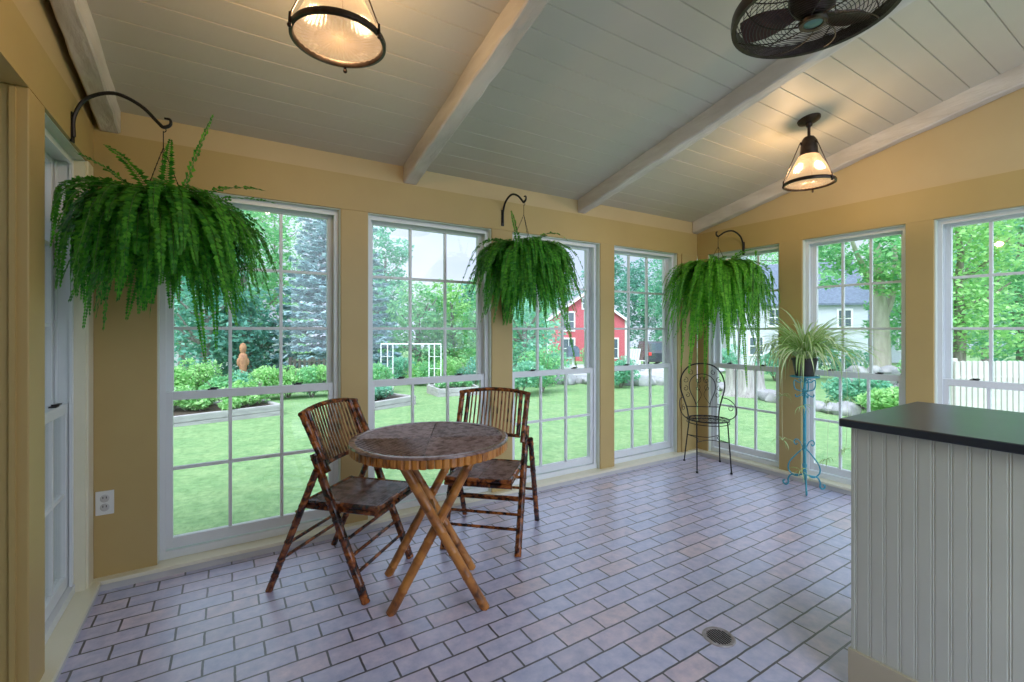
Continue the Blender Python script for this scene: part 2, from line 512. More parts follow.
def arc(c, r, a0, a1, n, ex, ez):
    """points of an arc in the plane spanned by ex, ez"""
    c, ex, ez = Vector(c), Vector(ex), Vector(ez)
    return [c + ex * (r * math.cos(a0 + (a1 - a0) * i / n)) + ez * (r * math.sin(a0 + (a1 - a0) * i / n)) for i in range(n + 1)]


def spline(ctrl, n=8):
    """catmull-rom through the control points"""
    P = [Vector(p) for p in ctrl]
    P = [P[0] * 2 - P[1]] + P + [P[-1] * 2 - P[-2]]
    out = []
    for i in range(1, len(P) - 2):
        for k in range(n):
            t = k / n
            a, b, c, d = P[i - 1], P[i], P[i + 1], P[i + 2]
            out.append(0.5 * ((2 * b) + (c - a) * t + (2 * a - 5 * b + 4 * c - d) * t * t + (3 * b - a - 3 * c + d) * t ** 3))
    out.append(P[-2])
    return out


# ================================================================== ROOM SHELL
DP = 3.054          # post faces of the back wall
XR = 4.198          # post faces of the wall at the right
XL = -0.555         # face of the wall at the left
ZT = 2.07           # heads of the window openings
ZH = 2.295          # top of the gold header band
ZC = 2.417          # ceiling at the back wall
SL = 0.216          # roof slope
YB = -0.40          # everything the camera sees of the room lies beyond this


def cz(y):
    return ZC + SL * (DP - y)


# floor
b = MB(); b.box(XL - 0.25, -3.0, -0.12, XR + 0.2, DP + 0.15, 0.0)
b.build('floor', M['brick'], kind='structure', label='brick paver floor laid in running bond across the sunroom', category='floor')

# ceiling: painted boards with V grooves running along the back wall
b = MB()
ys = []
y = DP + 0.2
g0 = 0.821
k = int((y - g0) / 0.1335)
lines = [g0 + 0.1335 * i for i in range(-9, k + 1)]
edges = [YB] + lines + [y]
for y0, y1 in zip(edges[:-1], edges[1:]):
    if y1 - y0 < 0.02:
        continue
    g = 0.0035
    d = 0.007
    poly = [(y0, cz(y0) + 0.03), (y0, cz(y0) + d), (y0 + g, cz(y0 + g)), (y1 - g, cz(y1 - g)), (y1, cz(y1) + d), (y1, cz(y1) + 0.03)]
    b.prism(poly, 'x', XL - 0.25, XR + 0.2)
fixn(b.build('ceiling', M['ceiling'], kind='structure', label='sloping white board ceiling with thin grooves', category='ceiling'))

# back wall: gold header, pale frieze above it
BO = [(-0.303, 0.627), (0.797, 1.730), (1.915, 2.840), (3.011, 3.890)]     # openings along x
RO = [(2.216, 2.930), (1.316, 2.023), (0.452, 1.159), (-0.30, 0.295)]     # openings along y, right wall
LO = [(2.323, 2.950), (1.420, 2.160)]                                     # openings along y, left wall
TH = 0.17
b = MB()
b.cur = 0; b.box(XL - TH, DP, ZT, XR + TH, DP + TH, ZH)
b.cur = 1; b.box(XL - TH, DP + 0.006, ZH, XR + TH, DP + TH, ZC + 0.03)
b.build('wall_back', [M['gold'], M['cream']], kind='structure', label='gold header band and pale frieze above the four back windows', category='wall')
b = MB()
b.cur = 0; b.box(XR, YB, ZT, XR + TH, DP, ZH)
b.cur = 1
b.prism([(YB, ZH), (DP, ZH), (DP, cz(DP) + 0.02), (YB, cz(YB) + 0.02)], 'x', XR + 0.006, XR + TH)
fixn(b.build('wall_right', [M['gold'], M['cream']], kind='structure', label='gold header and pale gable wall over the windows beside the counter', category='wall'))
b = MB()
b.cur = 0; b.box(XL - TH, YB, ZT + 0.04, XL, DP, ZH + 0.02); b.box(XL - 0.34, YB, ZT + 0.04, XL - TH, LO[0][0] - 0.05, ZH + 0.02)
b.cur = 1
b.prism([(YB, ZH + 0.02), (DP, ZH + 0.02), (DP, cz(DP) + 0.02), (YB, cz(YB) + 0.02)], 'x', XL - TH, XL - 0.006)
fixn(b.build('wall_left', [M['gold'], M['cream']], kind='structure', label='gold header and pale gable wall over the side windows next to the big fern', category='wall'))

b = MB(); b.box(XL - TH, YB - 0.15, 0, 0.75, YB - 0.002, cz(YB) + 0.03)  # unseen wall, added to cut the sky light on the left side
b.build('wall_sky_block', M['cream'], kind='structure', label='pale wall added behind the camera to shade the left of the room', category='wall')
b = MB(); b.box(-2.6, -4.0, -0.5, -1.75, 4.2, 4.6)  # guessed house wing, added and made tall to keep the sun out
b.build('wall_outer', M['whitewall'], kind='structure', label='clapboard house wing wall added outside the side windows to block the sun', category='wall')
tn = [0]


def trim(mb, mats, label, cat='trim', fix=False, smooth=False):
    tn[0] += 1
    o = mb.build('trim_%d' % tn[0], mats, kind='structure', label=label, category=cat, smooth=smooth)
    return fixn(o) if fix else o


def post_back(x0, x1, label):
    b = MB(); b.box(x0, DP, 0.05, x1, DP + TH, ZT, 0.003)
    return trim(b, M['gold'], label, 'post')


post_back(XL - 0.02, BO[0][0], 'wide gold wall panel with the electric outlet beside the left back window')
post_back(BO[0][1], BO[1][0], 'gold post behind the left bamboo chair')
post_back(BO[1][1], BO[2][0], 'gold post carrying the middle fern bracket')
post_back(BO[2][1], BO[3][0], 'narrow gold post between the two back windows next to the corner')
b = MB()
b.box(BO[3][1], DP, 0.05, XR, DP + TH, ZT, 0.003)
b.box(BO[3][1] + 0.05, DP - 0.012, 0.05, BO[3][1] + 0.14, DP, ZT, 0.003)
trim(b, M['gold'], 'gold corner post behind the wire chair on the back wall side', 'post')


def post_right(y0, y1, label):
    b = MB(); b.box(XR, y0, 0.05, XR + TH, y1, ZT, 0.003)
    return trim(b, M['gold'], label, 'post')


post_right(RO[0][1], DP - 0.002, 'gold corner post behind the wire chair on the side wall')
post_right(RO[1][1], RO[0][0], 'gold post behind the spider plant')
post_right(RO[2][1], RO[1][0], 'gold post rising behind the dark countertop')
post_right(RO[3][1], RO[2][0], 'gold post past the picket fence window')
b = MB(); b.box(XL - TH, LO[0][1], 0.05, XL, DP - 0.002, ZT + 0.04, 0.003)
b.box(XL - 0.06, LO[0][1] - 0.012, 0.05, XL - 0.01, LO[0][1], ZT + 0.03)
trim(b, M['sill'], 'pale corner pilaster under the big fern', 'post')
b = MB()
b.box(XL - TH, LO[1][1], 0.05, XL, LO[0][0], ZT + 0.04, 0.004); b.box(XL - 0.34, LO[1][1] + 0.002, 0.05, XL - TH, LO[0][0] - 0.05, ZT + 0.04)
b.box(XL - 0.045, LO[1][1] - 0.010, 0.05, XL - 0.030, LO[1][1], ZT + 0.03)
trim(b, M['gold'], 'gold post nearest the camera between the side windows', 'post')
b = MB(); b.box(XL - 0.30, YB, 0.05, XL, LO[1][0], ZT + 0.04, 0.004)
trim(b, M['gold'], 'gold side wall pier beside the camera', 'post')
b = MB(); b.box(XR, YB, 0.05, XR + TH, RO[3][0], ZT, 0.004)
trim(b, M['gold'], 'gold wall pier past the last side window', 'post')

# low sills with a grey fascia under the nosing
b = MB()
b.cur = 0; b.box(XL - 0.1, DP - 0.050, 0.034, XR + 0.1, DP + TH, 0.055, 0.003)
b.cur = 1; b.box(XL - 0.1, DP - 0.040, 0.0, XR + 0.1, DP + TH, 0.034)
trim(b, [M['sill'], M['fascia']], 'low cream sill running under the back windows', 'sill')
b = MB()
b.cur = 0; b.box(XR - 0.050, YB, 0.034, XR + TH, DP - 0.05, 0.055, 0.003)
b.cur = 1; b.box(XR - 0.040, YB, 0.0, XR + TH, DP - 0.04, 0.034)
trim(b, [M['sill'], M['fascia']], 'low cream sill under the windows behind the plant stand', 'sill')
b = MB()
b.cur = 0; b.box(XL - TH, YB, 0.034, XL + 0.037, DP - 0.05, 0.055, 0.003); b.box(XL - 0.34, YB, 0.0, XL - TH, LO[0][0] - 0.05, 0.055)
b.cur = 1; b.box(XL - TH, YB, 0.0, XL + 0.030, DP - 0.04, 0.034)
trim(b, [M['sill'], M['fascia']], 'wide low cream ledge along the side wall under the big fern', 'sill')


# exposed rafters following the slope
def rafter(x0, x1, drop, label, wob=0.004, seed=1):
    rnd = random.Random(seed)
    n = 40
    pts = []
    b = MB()
    for i in range(n + 1):
        y = DP - 0.001 + (YB - DP) * i / n
        w = [rnd.uniform(-wob, wob) for _ in range(4)]
        c = 0.008
        zb, zt_ = cz(y) - drop, cz(y) + 0.012
        pts.append([(x0 + w[0], y, zt_), (x0 + w[0], y, zb + c + w[1]), (x0 + c + w[0], y, zb + w[1]), (x1 - c + w[2], y, zb + w[3]), (x1 + w[2], y, zb + c + w[3]), (x1 + w[2], y, zt_)])
    vs = [p for row in pts for p in row]
    fs = []
    for i in range(n):
        for k in range(5):
            fs.append((i * 6 + k, i * 6 + k + 1, (i + 1) * 6 + k + 1, (i + 1) * 6 + k))
    fs += [tuple(range(6)), tuple(n * 6 + k for k in range(5, -1, -1))]
    b.add(vs, fs)
    return trim(b, M['beam'], label, 'beam', fix=True)


rafter(XL + 0.022, XL + 0.105, 0.118, 'whitewashed ceiling beam beside the side wall above the big fern', seed=3)
rafter(1.036, 1.130, 0.112, 'whitewashed ceiling beam next to the large hanging lamp', seed=4)
rafter(2.576, 2.664, 0.112, 'whitewashed ceiling beam beside the caged fan', seed=5)
rafter(4.120, XR + 0.004, 0.118, 'whitewashed ceiling beam along the gable wall behind the small hanging lamp', seed=6)

# ------------------------------------------------------------------ windows
wn = [0]


def window(c, rz, W, z0, z1, zrail, label):
    """double hung window, six panes below and nine above; local +y is outdoors"""
    wn[0] += 1
    root = empty('window_%d' % wn[0], c, rz, kind='structure', label=label, category='window')
    h = W / 2
    e = 0.001
    f = MB()
    f.cur = 0                     # painted reveal
    f.box(-h, 0.012, z0, -h + 0.006, 0.16, z1 - e); f.box(h - 0.006, 0.012, z0, h, 0.16, z1 - e)
    f.box(-h + 0.006, 0.0122, z1 - 0.006, h - 0.006, 0.1598, z1 - e)
    f.cur = 1                     # jamb liner, parting beads, sloping sill
    for sx in (-1, 1):
        f.box(min(sx * h * 1.0 - sx * 0.006, sx * h - sx * 0.020), 0.050, z0, max(sx * h - sx * 0.006, sx * h - sx * 0.020), 0.16, z1 - 0.006)
        f.box(min(sx * (h - 0.020), sx * (h - 0.030)), 0.104, z0, max(sx * (h - 0.020), sx * (h - 0.030)), 0.112, z1 - 0.024)
        f.box(min(sx * (h - 0.020), sx * (h - 0.032)), 0.050, z0, max(sx * (h - 0.020), sx * (h - 0.032)), 0.062, z1 - 0.024)
    f.box(-h + 0.020, 0.0512, z1 - 0.024, h - 0.020, 0.158, z1 - 0.0062)
    f.box(-h + 0.032, 0.0505, z1 - 0.036, h - 0.032, 0.0615, z1 - 0.024)
    f.prism([(0.045, z0), (0.17, z0 - 0.005), (0.17, z0 + 0.022), (0.066, z0 + 0.040), (0.045, z0 + 0.040)], 'x', -h + 0.006, h - 0.006)
    fixn(f.build('frame', [M['jamb'], M['white']], root))

    def sash(name, y0, y1, za, zb, rb, rt, st, rows, locks):
        m = MB()
        x0, x1 = -h + 0.020, h - 0.020
        m.box(x0, y0, za, x0 + st, y1, zb, 0.002); m.box(x1 - st, y0, za, x1, y1, zb, 0.002)
        m.box(x0 + st, y0, za, x1 - st, y1, za + rb, 0.002); m.box(x0 + st, y0, zb - rt, x1 - st, y1, zb, 0.002)
        ga, gb = za + rb, zb - rt
        gx0, gx1 = x0 + st, x1 - st
        ym = (y0 + y1) / 2
        for i in (1, 2):
            xx = gx0 + (gx1 - gx0) * i / 3
            m.box(xx - 0.009, ym - 0.012, ga, xx + 0.009, ym + 0.012, gb, 0.002)
        for i in range(1, rows):
            zz = ga + (gb - ga) * i / rows
            m.box(gx0, ym - 0.0115, zz - 0.009, gx1, ym + 0.0115, zz + 0.009, 0.002)
        so = m.build(name, M['white'], root)
        p = MB(); p.box(gx0 - 0.004, ym - 0.002, ga - 0.004, gx1 + 0.004, ym + 0.002, gb + 0.004)
        p.build('pane', M['glass'], so)
        if locks:
            for fx in (0.25, 0.75):
                l = MB()
                xx = x0 + (x1 - x0) * fx
                l.box(xx - 0.022, y0 + 0.003, zb, xx + 0.022, y1 - 0.004, zb + 0.006, 0.001)
                l.cyl((xx, ym, zb + 0.006), 0.009, 0.007, 12)
                l.box(xx - 0.005, y0 - 0.004, zb + 0.008, xx + 0.03, y0 + 0.010, zb + 0.014, 0.001)
                l.build('sash_lock', M['black_metal'], so, label='small black sash lock on the meeting rail')
        return so
    sash('lower_sash', 0.066, 0.100, z0 + 0.045, zrail, 0.058, 0.046, 0.042, 2, True)
    sash('upper_sash', 0.114, 0.148, zrail - 0.040, z1 - 0.024, 0.034, 0.028, 0.042, 3, False)
    return root


ZR = 0.957
wl = ['tall divided window behind the left bamboo chair, nearest the big fern', 'tall divided window between the two bamboo chairs showing sky and the white garden frame',
      'tall divided window behind the middle fern showing the red house', 'narrow looking divided window next to the corner showing the parked car']
for (x0, x1), l in zip(BO, wl):
    window(((x0 + x1) / 2, DP, 0), 0, x1 - x0, 0.056, ZT, ZR, l)
wl = ['divided side window behind the corner fern', 'divided side window between the spider plant and the countertop', 'divided side window over the countertop showing the picket fence', 'divided side window beyond the edge of the countertop']
for (y0, y1), l in zip(RO, wl):
    window((XR, (y0 + y1) / 2, 0), -PI / 2, y1 - y0, 0.056, ZT, ZR, l)
wl = ['divided side window seen edge on under the big fern', 'divided side window beside the nearest gold post']
for (y0, y1), l in zip(LO, wl):
    window((XL if y0 > 2.2 else XL - 0.13, (y0 + y1) / 2, 0), PI / 2, y1 - y0, 0.056, ZT + 0.04, ZR, l)

# electric outlet
r_ = empty('electric_outlet', (-0.512, DP, 0.427), 0, label='white electric outlet plate low on the gold wall panel under the big fern', category='outlet')
b = MB(); b.box(-0.036, -0.006, -0.060, 0.036, 0.0, 0.060, 0.0025); b.build('cover_plate', M['plastic'], r_)
for zz in (0.022, -0.022):
    b = MB(); b.cur = 0
    b.ball((0, -0.0058, zz), 0.019, 12, 1, 0.12, 1.05)
    b.cur = 1
    b.box(-0.008, -0.0090, zz + 0.000, -0.005, -0.0078, zz + 0.010); b.box(0.005, -0.0090, zz + 0.000, 0.008, -0.0078, zz + 0.010)
    b.build('socket', [M['plastic2'], M['hole']], r_, smooth=True)

# floor drain
r_ = empty('floor_drain', (1.771, 1.183, 0), R(-10), label='round slotted metal drain set in the brick floor', category='drain')
b = MB(); b.lathe([(0.0, 0.0006), (0.052, 0.0006), (0.053, 0.004), (0.062, 0.0045), (0.066, 0.0005)], n=40); b.build('rim', M['drain'], r_, smooth=True)
b = MB()
for i in range(-4, 5):
    L = math.sqrt(max(0, 0.047 ** 2 - (i * 0.0103) ** 2))
    b.box(i * 0.0103 - 0.0025, -L, 0.0012, i * 0.0103 + 0.0025, L, 0.0026)
b.build('slot', M['hole'], r_)


# ================================================================== FURNITURE
def cane(b, p0, p1, r, n=9, node=0.105, bulge=0.12, seed=0):
    """a length of bamboo with raised nodes"""
    rnd = random.Random(seed)
    p0, p1 = Vector(p0), Vector(p1)
    L = (p1 - p0).length
    d = (p1 - p0) / L
    pts, rs = [p0], [r]
    s = rnd.uniform(0.03, node)
    while s < L - 0.02:
        for o, k in ((-0.006, 0), (-0.002, bulge), (0.002, bulge), (0.006, 0)):
            pts.append(p0 + d * (s + o)); rs.append(r * (1 + k))
        s += node * rnd.uniform(0.85, 1.2)
    pts.append(p1); rs.append(r)
    b.tube(pts, rs, n)


def make_chair(name, loc, rz, label):
    root = empty(name, loc, rz, label=label, category='chair', group='bamboo folding chairs at the round table')
    hw = 0.225
    slope = 0.370 / 0.885                       # long legs lean back

    def yl(z):
        return 0.262 - slope * z
    long_dir = Vector((0, -slope, 1)).normalized()
    for sx in (-1, 1):
        b = MB()
        cane(b, (sx * hw, yl(0.0), 0.0), (sx * hw, yl(0.69), 0.69), 0.0205, seed=sx + 5)
        cane(b, (sx * (hw - 0.012), yl(0.585) + 0.026, 0.60), (sx * (hw - 0.004), yl(0.875) + 0.006, 0.880), 0.0175, seed=sx + 15)
        fo = b.build('front_leg', M['bam_dark'], root, smooth=True)
        b = MB()
        cane(b, (sx * (hw + 0.032), -0.262, 0.0), (sx * (hw + 0.032), yl(0.62) + 0.01, 0.62), 0.0170, seed=sx + 25)
        b.build('rear_leg', M['bam_dark'], root, smooth=True)
    # inner back posts, rails and thin slats
    def yb(z):
        return yl(z) + 0.012
    b = MB()
    pts = []
    for i in range(13):
        t = -1 + i / 6
        pts.append((t * (hw + 0.014), yb(0.882) - 0.020 * (1 - t * t), 0.880 + 0.026 * (1 - t * t)))
    b.tube(pts, 0.0125, 8)
    b.build('top_rail', M['bam_dark'], root, smooth=True)
    b = MB()
    pts = [((-1 + i / 6) * (hw - 0.045), yb(0.635) - 0.018 * (1 - (-1 + i / 6) ** 2), 0.632) for i in range(13)]
    b.tube(pts, 0.0115, 8)
    b.build('lower_rail', M['bam_dark'], root, smooth=True)
    for sx in (-1, 1):
        b = MB(); cane(b, (sx * (hw - 0.048), yb(0.625), 0.622), (sx * (hw - 0.048), yb(0.885) - 0.006, 0.888), 0.0135, seed=sx + 35)
        b.build('back_post', M['bam_dark'], root, smooth=True)
    for i in range(13):
        t = -1 + 2 * (i + 0.5) / 13
        x = t * (hw - 0.064)
        o = 0.019 * (1 - t * t)
        b = MB()
        b.tube([(x, yb(0.635) - o, 0.636), (x, yb(0.76) - o * 1.02, 0.76), (x, yb(0.882) - o, 0.884 + 0.022 * (1 - t * t))], 0.0058, 6)
        b.build('back_slat', M['bam_back'], root, smooth=True)
    # seat: bamboo frame round a slatted panel
    zs = 0.435
    b = MB()
    for sx in (-1, 1):
        cane(b, (sx * 0.186, -0.105, zs), (sx * 0.186, 0.305, zs), 0.0135, seed=sx + 45, bulge=0.06)
    for yy in (-0.100, 0.300):
        cane(b, (-0.20, yy, zs), (0.20, yy, zs), 0.0135, seed=int(yy * 100) + 55, bulge=0.06)
    for sx in (-1, 1):
        cane(b, (sx * 0.178, -0.11, zs - 0.026), (sx * 0.178, 0.30, zs - 0.026), 0.0125, seed=sx + 65, bulge=0.06)
    cane(b, (-0.2, 0.302, zs - 0.026), (0.2, 0.302, zs - 0.026), 0.0125, seed=77, bulge=0.06)
    b.build('seat_frame', M['bam_dark'], root, smooth=True)
    b = MB()
    n = 22
    for i in range(n):
        y0 = -0.088 + 0.376 * i / n
        w = 0.376 / n
        b.prism([(y0 + 0.0008, zs + 0.002), (y0 + w - 0.0008, zs + 0.002), (y0 + w - 0.002, zs + 0.009), (y0 + w / 2, zs + 0.0105), (y0 + 0.002, zs + 0.009)], 'x', -0.176, -0.002)
        b.prism([(y0 + 0.0008, zs + 0.002), (y0 + w - 0.0008, zs + 0.002), (y0 + w - 0.002, zs + 0.009), (y0 + w / 2, zs + 0.0105), (y0 + 0.002, zs + 0.009)], 'x', 0.002, 0.176)
    fixn(b.build('seat_panel', M['bam_slat'], root))
    # rungs
    for zz in (0.13, 0.205, 0.28):
        b = MB(); b.tube([(-hw, yl(zz), zz), (hw, yl(zz), zz)], 0.0088, 7); b.build('front_rung', M['bam_dark'], root, smooth=True)
    def yr(z):
        return -0.262 + (yl(0.62) + 0.01 + 0.262) * z / 0.62
    for zz in (0.17, 0.25):
        b = MB(); b.tube([(-hw - 0.032, yr(zz), zz), (hw + 0.032, yr(zz), zz)], 0.0088, 7); b.build('rear_rung', M['bam_dark'], root, smooth=True)
    # side links that carry the seat
    b = MB()
    b.tube([(-hw - 0.026, -0.105, zs - 0.028), (hw + 0.026, -0.105, zs - 0.028)], 0.0085, 7)
    b.tube([(-hw, yl(zs - 0.03), zs - 0.034), (hw, yl(zs - 0.03), zs - 0.034)], 0.0085, 7)
    b.build('seat_support', M['bam_mid'], root, smooth=True)
    return root


def face(d):
    return math.atan2(d[1], d[0]) - PI / 2


ch1 = make_chair('folding_chair', (0.553, 2.564, 0), face((0.69, -0.73)), 'dark bamboo folding chair standing before the window nearest the big fern')
ch2 = copy_tree(ch1)
ch2.location = (1.440, 2.556, 0)
ch2.rotation_euler = (0, 0, face((-0.69, -0.72)))
ch2['label'] = 'dark bamboo folding chair half hidden behind the round table, under the middle fern'

# round table
TX, TY = 0.868, 2.152
TZ = 0.765
TR = 0.380
tb = empty('round_table', (TX, TY, 0), 0, label='round bamboo table with crossed folding legs and a dark slatted top', category='table')
b = MB()
b.lathe([(0.0001, TZ - 0.022), (TR - 0.012, TZ - 0.022), (TR - 0.012, TZ - 0.006), (0.0001, TZ - 0.006)], n=64)
sa = R(63.3)
for q in range(4):
    bis = sa + PI / 4 + q * PI / 2
    u_ = Vector((math.cos(bis), math.sin(bis), 0)); w_ = Vector((-math.sin(bis), math.cos(bis), 0))
    step = 0.018
    d = 0.004
    while d + step < TR - 0.025:
        d0, d1 = d + 0.0021, d + step - 0.0021
        def lim(dd):
            return min(dd - 0.0030, math.sqrt(max(0.0, (TR - 0.022) ** 2 - dd * dd)))
        l0, l1 = max(0.001, lim(d0)), max(0.001, lim(d1))
        dm = (d0 + d1) / 2
        lm = max(0.001, lim(dm))
        rows = [(d0, l0, TZ - 0.008), (d0 + 0.002, l0, TZ - 0.0016), (dm, lm, TZ), (d1 - 0.002, l1, TZ - 0.0016), (d1, l1, TZ - 0.008)]
        vs = []
        for (dd, ll, zz) in rows:
            for sg in (-1, 1):
                p = u_ * dd + w_ * (ll * sg)
                vs.append((p.x, p.y, zz))
        fs = [(i * 2, i * 2 + 1, i * 2 + 3, i * 2 + 2) for i in range(4)] + [(0, 2, 4, 6, 8), (9, 7, 5, 3, 1)]
        b.add(vs, fs)
        d += step
fixn(b.build('table_top', M['bam_slat'], tb))
b = MB(); 
b.lathe([(TR - 0.026, TZ - 0.004), (TR - 0.024, TZ + 0.002), (TR - 0.010, TZ + 0.005), (TR + 0.004, TZ + 0.002), (TR + 0.006, TZ - 0.008), (TR - 0.026, TZ - 0.010)], n=72)
fixn(b.build('top_rim', M['bam_slat'], tb, smooth=True, label='shiny dark rim around the table top'))
b = MB()
n = 74
for i in range(n):
    a = 2 * PI * i / n
    u_ = Vector((math.cos(a), math.sin(a), 0)); w_ = Vector((-math.sin(a), math.cos(a), 0))
    hw_ = PI * TR / n * 0.95
    poly = [(-hw_, -0.012), (hw_, -0.012), (hw_, 0.002), (hw_ * 0.5, 0.007), (-hw_ * 0.5, 0.007), (-hw_, 0.002)]
    zz0 = TZ - 0.046 - 0.002 * random.random()
    vs = []
    for zz in (zz0, TZ - 0.008):
        for (s_, o_) in poly:
            p = u_ * (TR - 0.004 + o_) + w_ * s_
            vs.append((p.x, p.y, zz))
    k = len(poly)
    b.add(vs, [(i2, (i2 + 1) % k, k + (i2 + 1) % k, k + i2) for i2 in range(k)] + [tuple(range(k - 1, -1, -1)), tuple(range(k, 2 * k))])
fixn(b.build('edge_band', M['bam_mid'], tb, label='amber band of short upright bamboo pieces'))
feet = [Vector((1.04, 1.905, 0)), Vector((0.633, 2.053, 0)), Vector((0.726, 2.39, 0)), Vector((1.151, 2.257, 0))]
TC = Vector((TX, TY, 0))
def tleg(f, g, off, seed):
    top = f.lerp(g, 0.93); top.z = TZ - 0.024
    o = Vector(off)
    b = MB(); cane(b, f - TC + o, top - TC + o, 0.0220, seed=seed, node=0.12, bulge=0.1)
    b.build('leg', M['bam_mid'], tb, smooth=True)
nx = Vector((0.36, 0.93, 0)) * 0.0225
tleg(feet[0], feet[1], -nx, 1); tleg(feet[1], feet[0], nx, 2)
tleg(feet[3], feet[2], -nx, 3); tleg(feet[2], feet[3], nx, 4)
xa = feet[0].lerp(feet[1], 0.5) - TC; xb = feet[2].lerp(feet[3], 0.5) - TC
xa.z = xb.z = 0.395
b = MB(); b.tube([xa - nx * 1.6, xb + nx * 1.6], 0.010, 8); b.build('pivot_bar', M['bam_mid'], tb, smooth=True)
for t_ in (0.1, 0.9):
    p, q = feet[0].lerp(feet[1], t_) - TC, feet[3].lerp(feet[2], t_) - TC
    p.z = q.z = TZ - 0.045
    b = MB(); b.tube([p, q], 0.012, 8); b.build('crossbar', M['bam_mid'], tb, smooth=True)

# ------------------------------------------------------------------ wire bistro chair in the corner
IC = Vector((3.865, 2.695, 0))
ic = empty('wire_chair', IC, face((-0.635, -0.772)), label='black wire chair with a scrolled balloon back standing in the corner', category='chair')
zs = 0.455
b = MB()
ring = [(0.185 * math.cos(2 * PI * i / 32), 0.19 * math.sin(2 * PI * i / 32), zs) for i in range(32)]
b.tube(ring, 0.006, 7, closed=True)
for k in range(-3, 4):
    x = k * 0.047
    L = 0.19 * math.sqrt(max(0, 1 - (x / 0.185) ** 2))
    b.tube([(x, -L, zs), (x, L, zs)], 0.0022, 5)
for k in range(-3, 4):
    yv = k * 0.048
    L = 0.185 * math.sqrt(max(0, 1 - (yv / 0.19) ** 2))
    b.tube([(-L, yv, zs), (L, yv, zs)], 0.0022, 5)
ring = [(0.187 * math.cos(2 * PI * i / 32), 0.192 * math.sin(2 * PI * i / 32), zs - 0.028) for i in range(32)]
b.tube(ring, 0.004, 6, closed=True)
b.build('seat', M['black_metal'], ic, smooth=True)
for sx in (-1, 1):
    b = MB(); b.tube([(sx * 0.135, 0.13, zs - 0.004), (sx * 0.148, 0.192, 0.012)], 0.006, 7); b.cyl((sx * 0.148, 0.192, 0), 0.011, 0.014, 10); b.build('front_leg', M['black_metal'], ic, smooth=True)
    b = MB(); b.tube([(sx * 0.135, -0.13, zs - 0.004), (sx * 0.168, -0.20, 0.012)], 0.006, 7); b.cyl((sx * 0.168, -0.20, 0), 0.011, 0.014, 10); b.build('rear_leg', M['black_metal'], ic, smooth=True)
def yk(z):
    return -0.150 - 0.13 * (z - zs)
b = MB()
half = [(0.142, zs), (0.152, 0.53), (0.178, 0.62), (0.205, 0.71), (0.208, 0.78), (0.185, 0.86), (0.128, 0.93), (0.065, 0.957), (0.0, 0.964)]
ctrl = [(x, yk(z), z) for (x, z) in half] + [(-x, yk(z), z) for (x, z) in half[-2::-1]]
b.tube(spline(ctrl, 5), 0.0068, 7)
b.build('back_hoop', M['black_metal'], ic, smooth=True)
b = MB()
half = [(0.062, 0.545), (0.075, 0.60), (0.118, 0.70), (0.118, 0.78), (0.075, 0.84), (0.0, 0.862)]
ctrl = [(x, yk(z), z) for (x, z) in half] + [(-x, yk(z), z) for (x, z) in half[-2::-1]]
b.tube(spline(ctrl, 5), 0.0042, 6)
b.tube([(-0.155, yk(0.545), 0.545), (0.155, yk(0.545), 0.545)], 0.0042, 6)
def scroll(b, cx, cz_, r, a0, turns, flip, rad=0.0026, plane=yk):
    pts = []
    for i in range(19):
        t = i / 18
        a = a0 + flip * turns * 2 * PI * t
        rr = r * (1 - 0.78 * t)
        z = cz_ + rr * math.sin(a)
        pts.append((cx + rr * math.cos(a), plane(z), z))
    b.tube(pts, rad, 5)
for sx in (-1, 1):
    for (x, z, r) in ((0.158, 0.80, 0.030), (0.160, 0.72, 0.028), (0.142, 0.655, 0.024), (0.108, 0.875, 0.026), (0.04, 0.80, 0.034), (0.045, 0.725, 0.030)):
        scroll(b, sx * x, z, r, PI / 2 if sx > 0 else PI / 2, 1.1, sx)
    b.tube(spline([(sx * 0.07, yk(0.56), 0.56), (sx * 0.012, yk(0.66), 0.66), (sx * 0.05, yk(0.75), 0.75), (sx * 0.006, yk(0.835), 0.835)], 6), 0.0026, 5)
b.build('back_scrollwork', M['black_metal'], ic, smooth=True)
for sx in (-1, 1):
    b = MB()
    b.tube(spline([(sx * 0.182, yk(0.63), 0.635), (sx * 0.225, yk(0.63) + 0.06, 0.625), (sx * 0.252, -0.02, 0.58), (sx * 0.248, 0.03, 0.52), (sx * 0.215, 0.04, 0.478), (sx * 0.178, 0.03, 0.458)], 6), 0.0045, 6)
    pts = []
    for i in range(17):
        t = i / 16
        a = PI / 2 - 2.3 * PI * t
        rr = 0.034 * (1 - 0.75 * t)
        pts.append((sx * (0.212 + rr * math.cos(a) * 0.6), -0.035 + rr * math.cos(a) * 0.8, 0.555 + rr * math.sin(a)))
    b.tube(pts, 0.0028, 5)
    b.build('arm_scroll', M['black_metal'], ic, smooth=True)
b = MB()
zz = 0.27
def lp(fr, sx):
    A = Vector((sx * 0.135, (0.13 if fr else -0.13), zs)); B = Vector((sx * (0.148 if fr else 0.168), (0.192 if fr else -0.20), 0))
    return A.lerp(B, (zs - zz) / zs)
for sx in (-1, 1):
    p, q = lp(True, sx), lp(False, sx)
    m_ = (p + q) / 2; m_.x *= 0.35; m_.z += 0.0
    b.tube(spline([p, m_ + Vector((sx * 0.04, 0, 0)), q], 8), 0.0035, 6)
p, q = lp(True, -1), lp(True, 1)
b.tube(spline([p, (p + q) / 2 + Vector((0, -0.10, 0)), q], 8), 0.0035, 6)
p, q = lp(False, -1), lp(False, 1)
b.tube(spline([p, (p + q) / 2 + Vector((0, 0.10, 0)), q], 8), 0.0035, 6)
b.build('stretcher', M['black_metal'], ic, smooth=True)

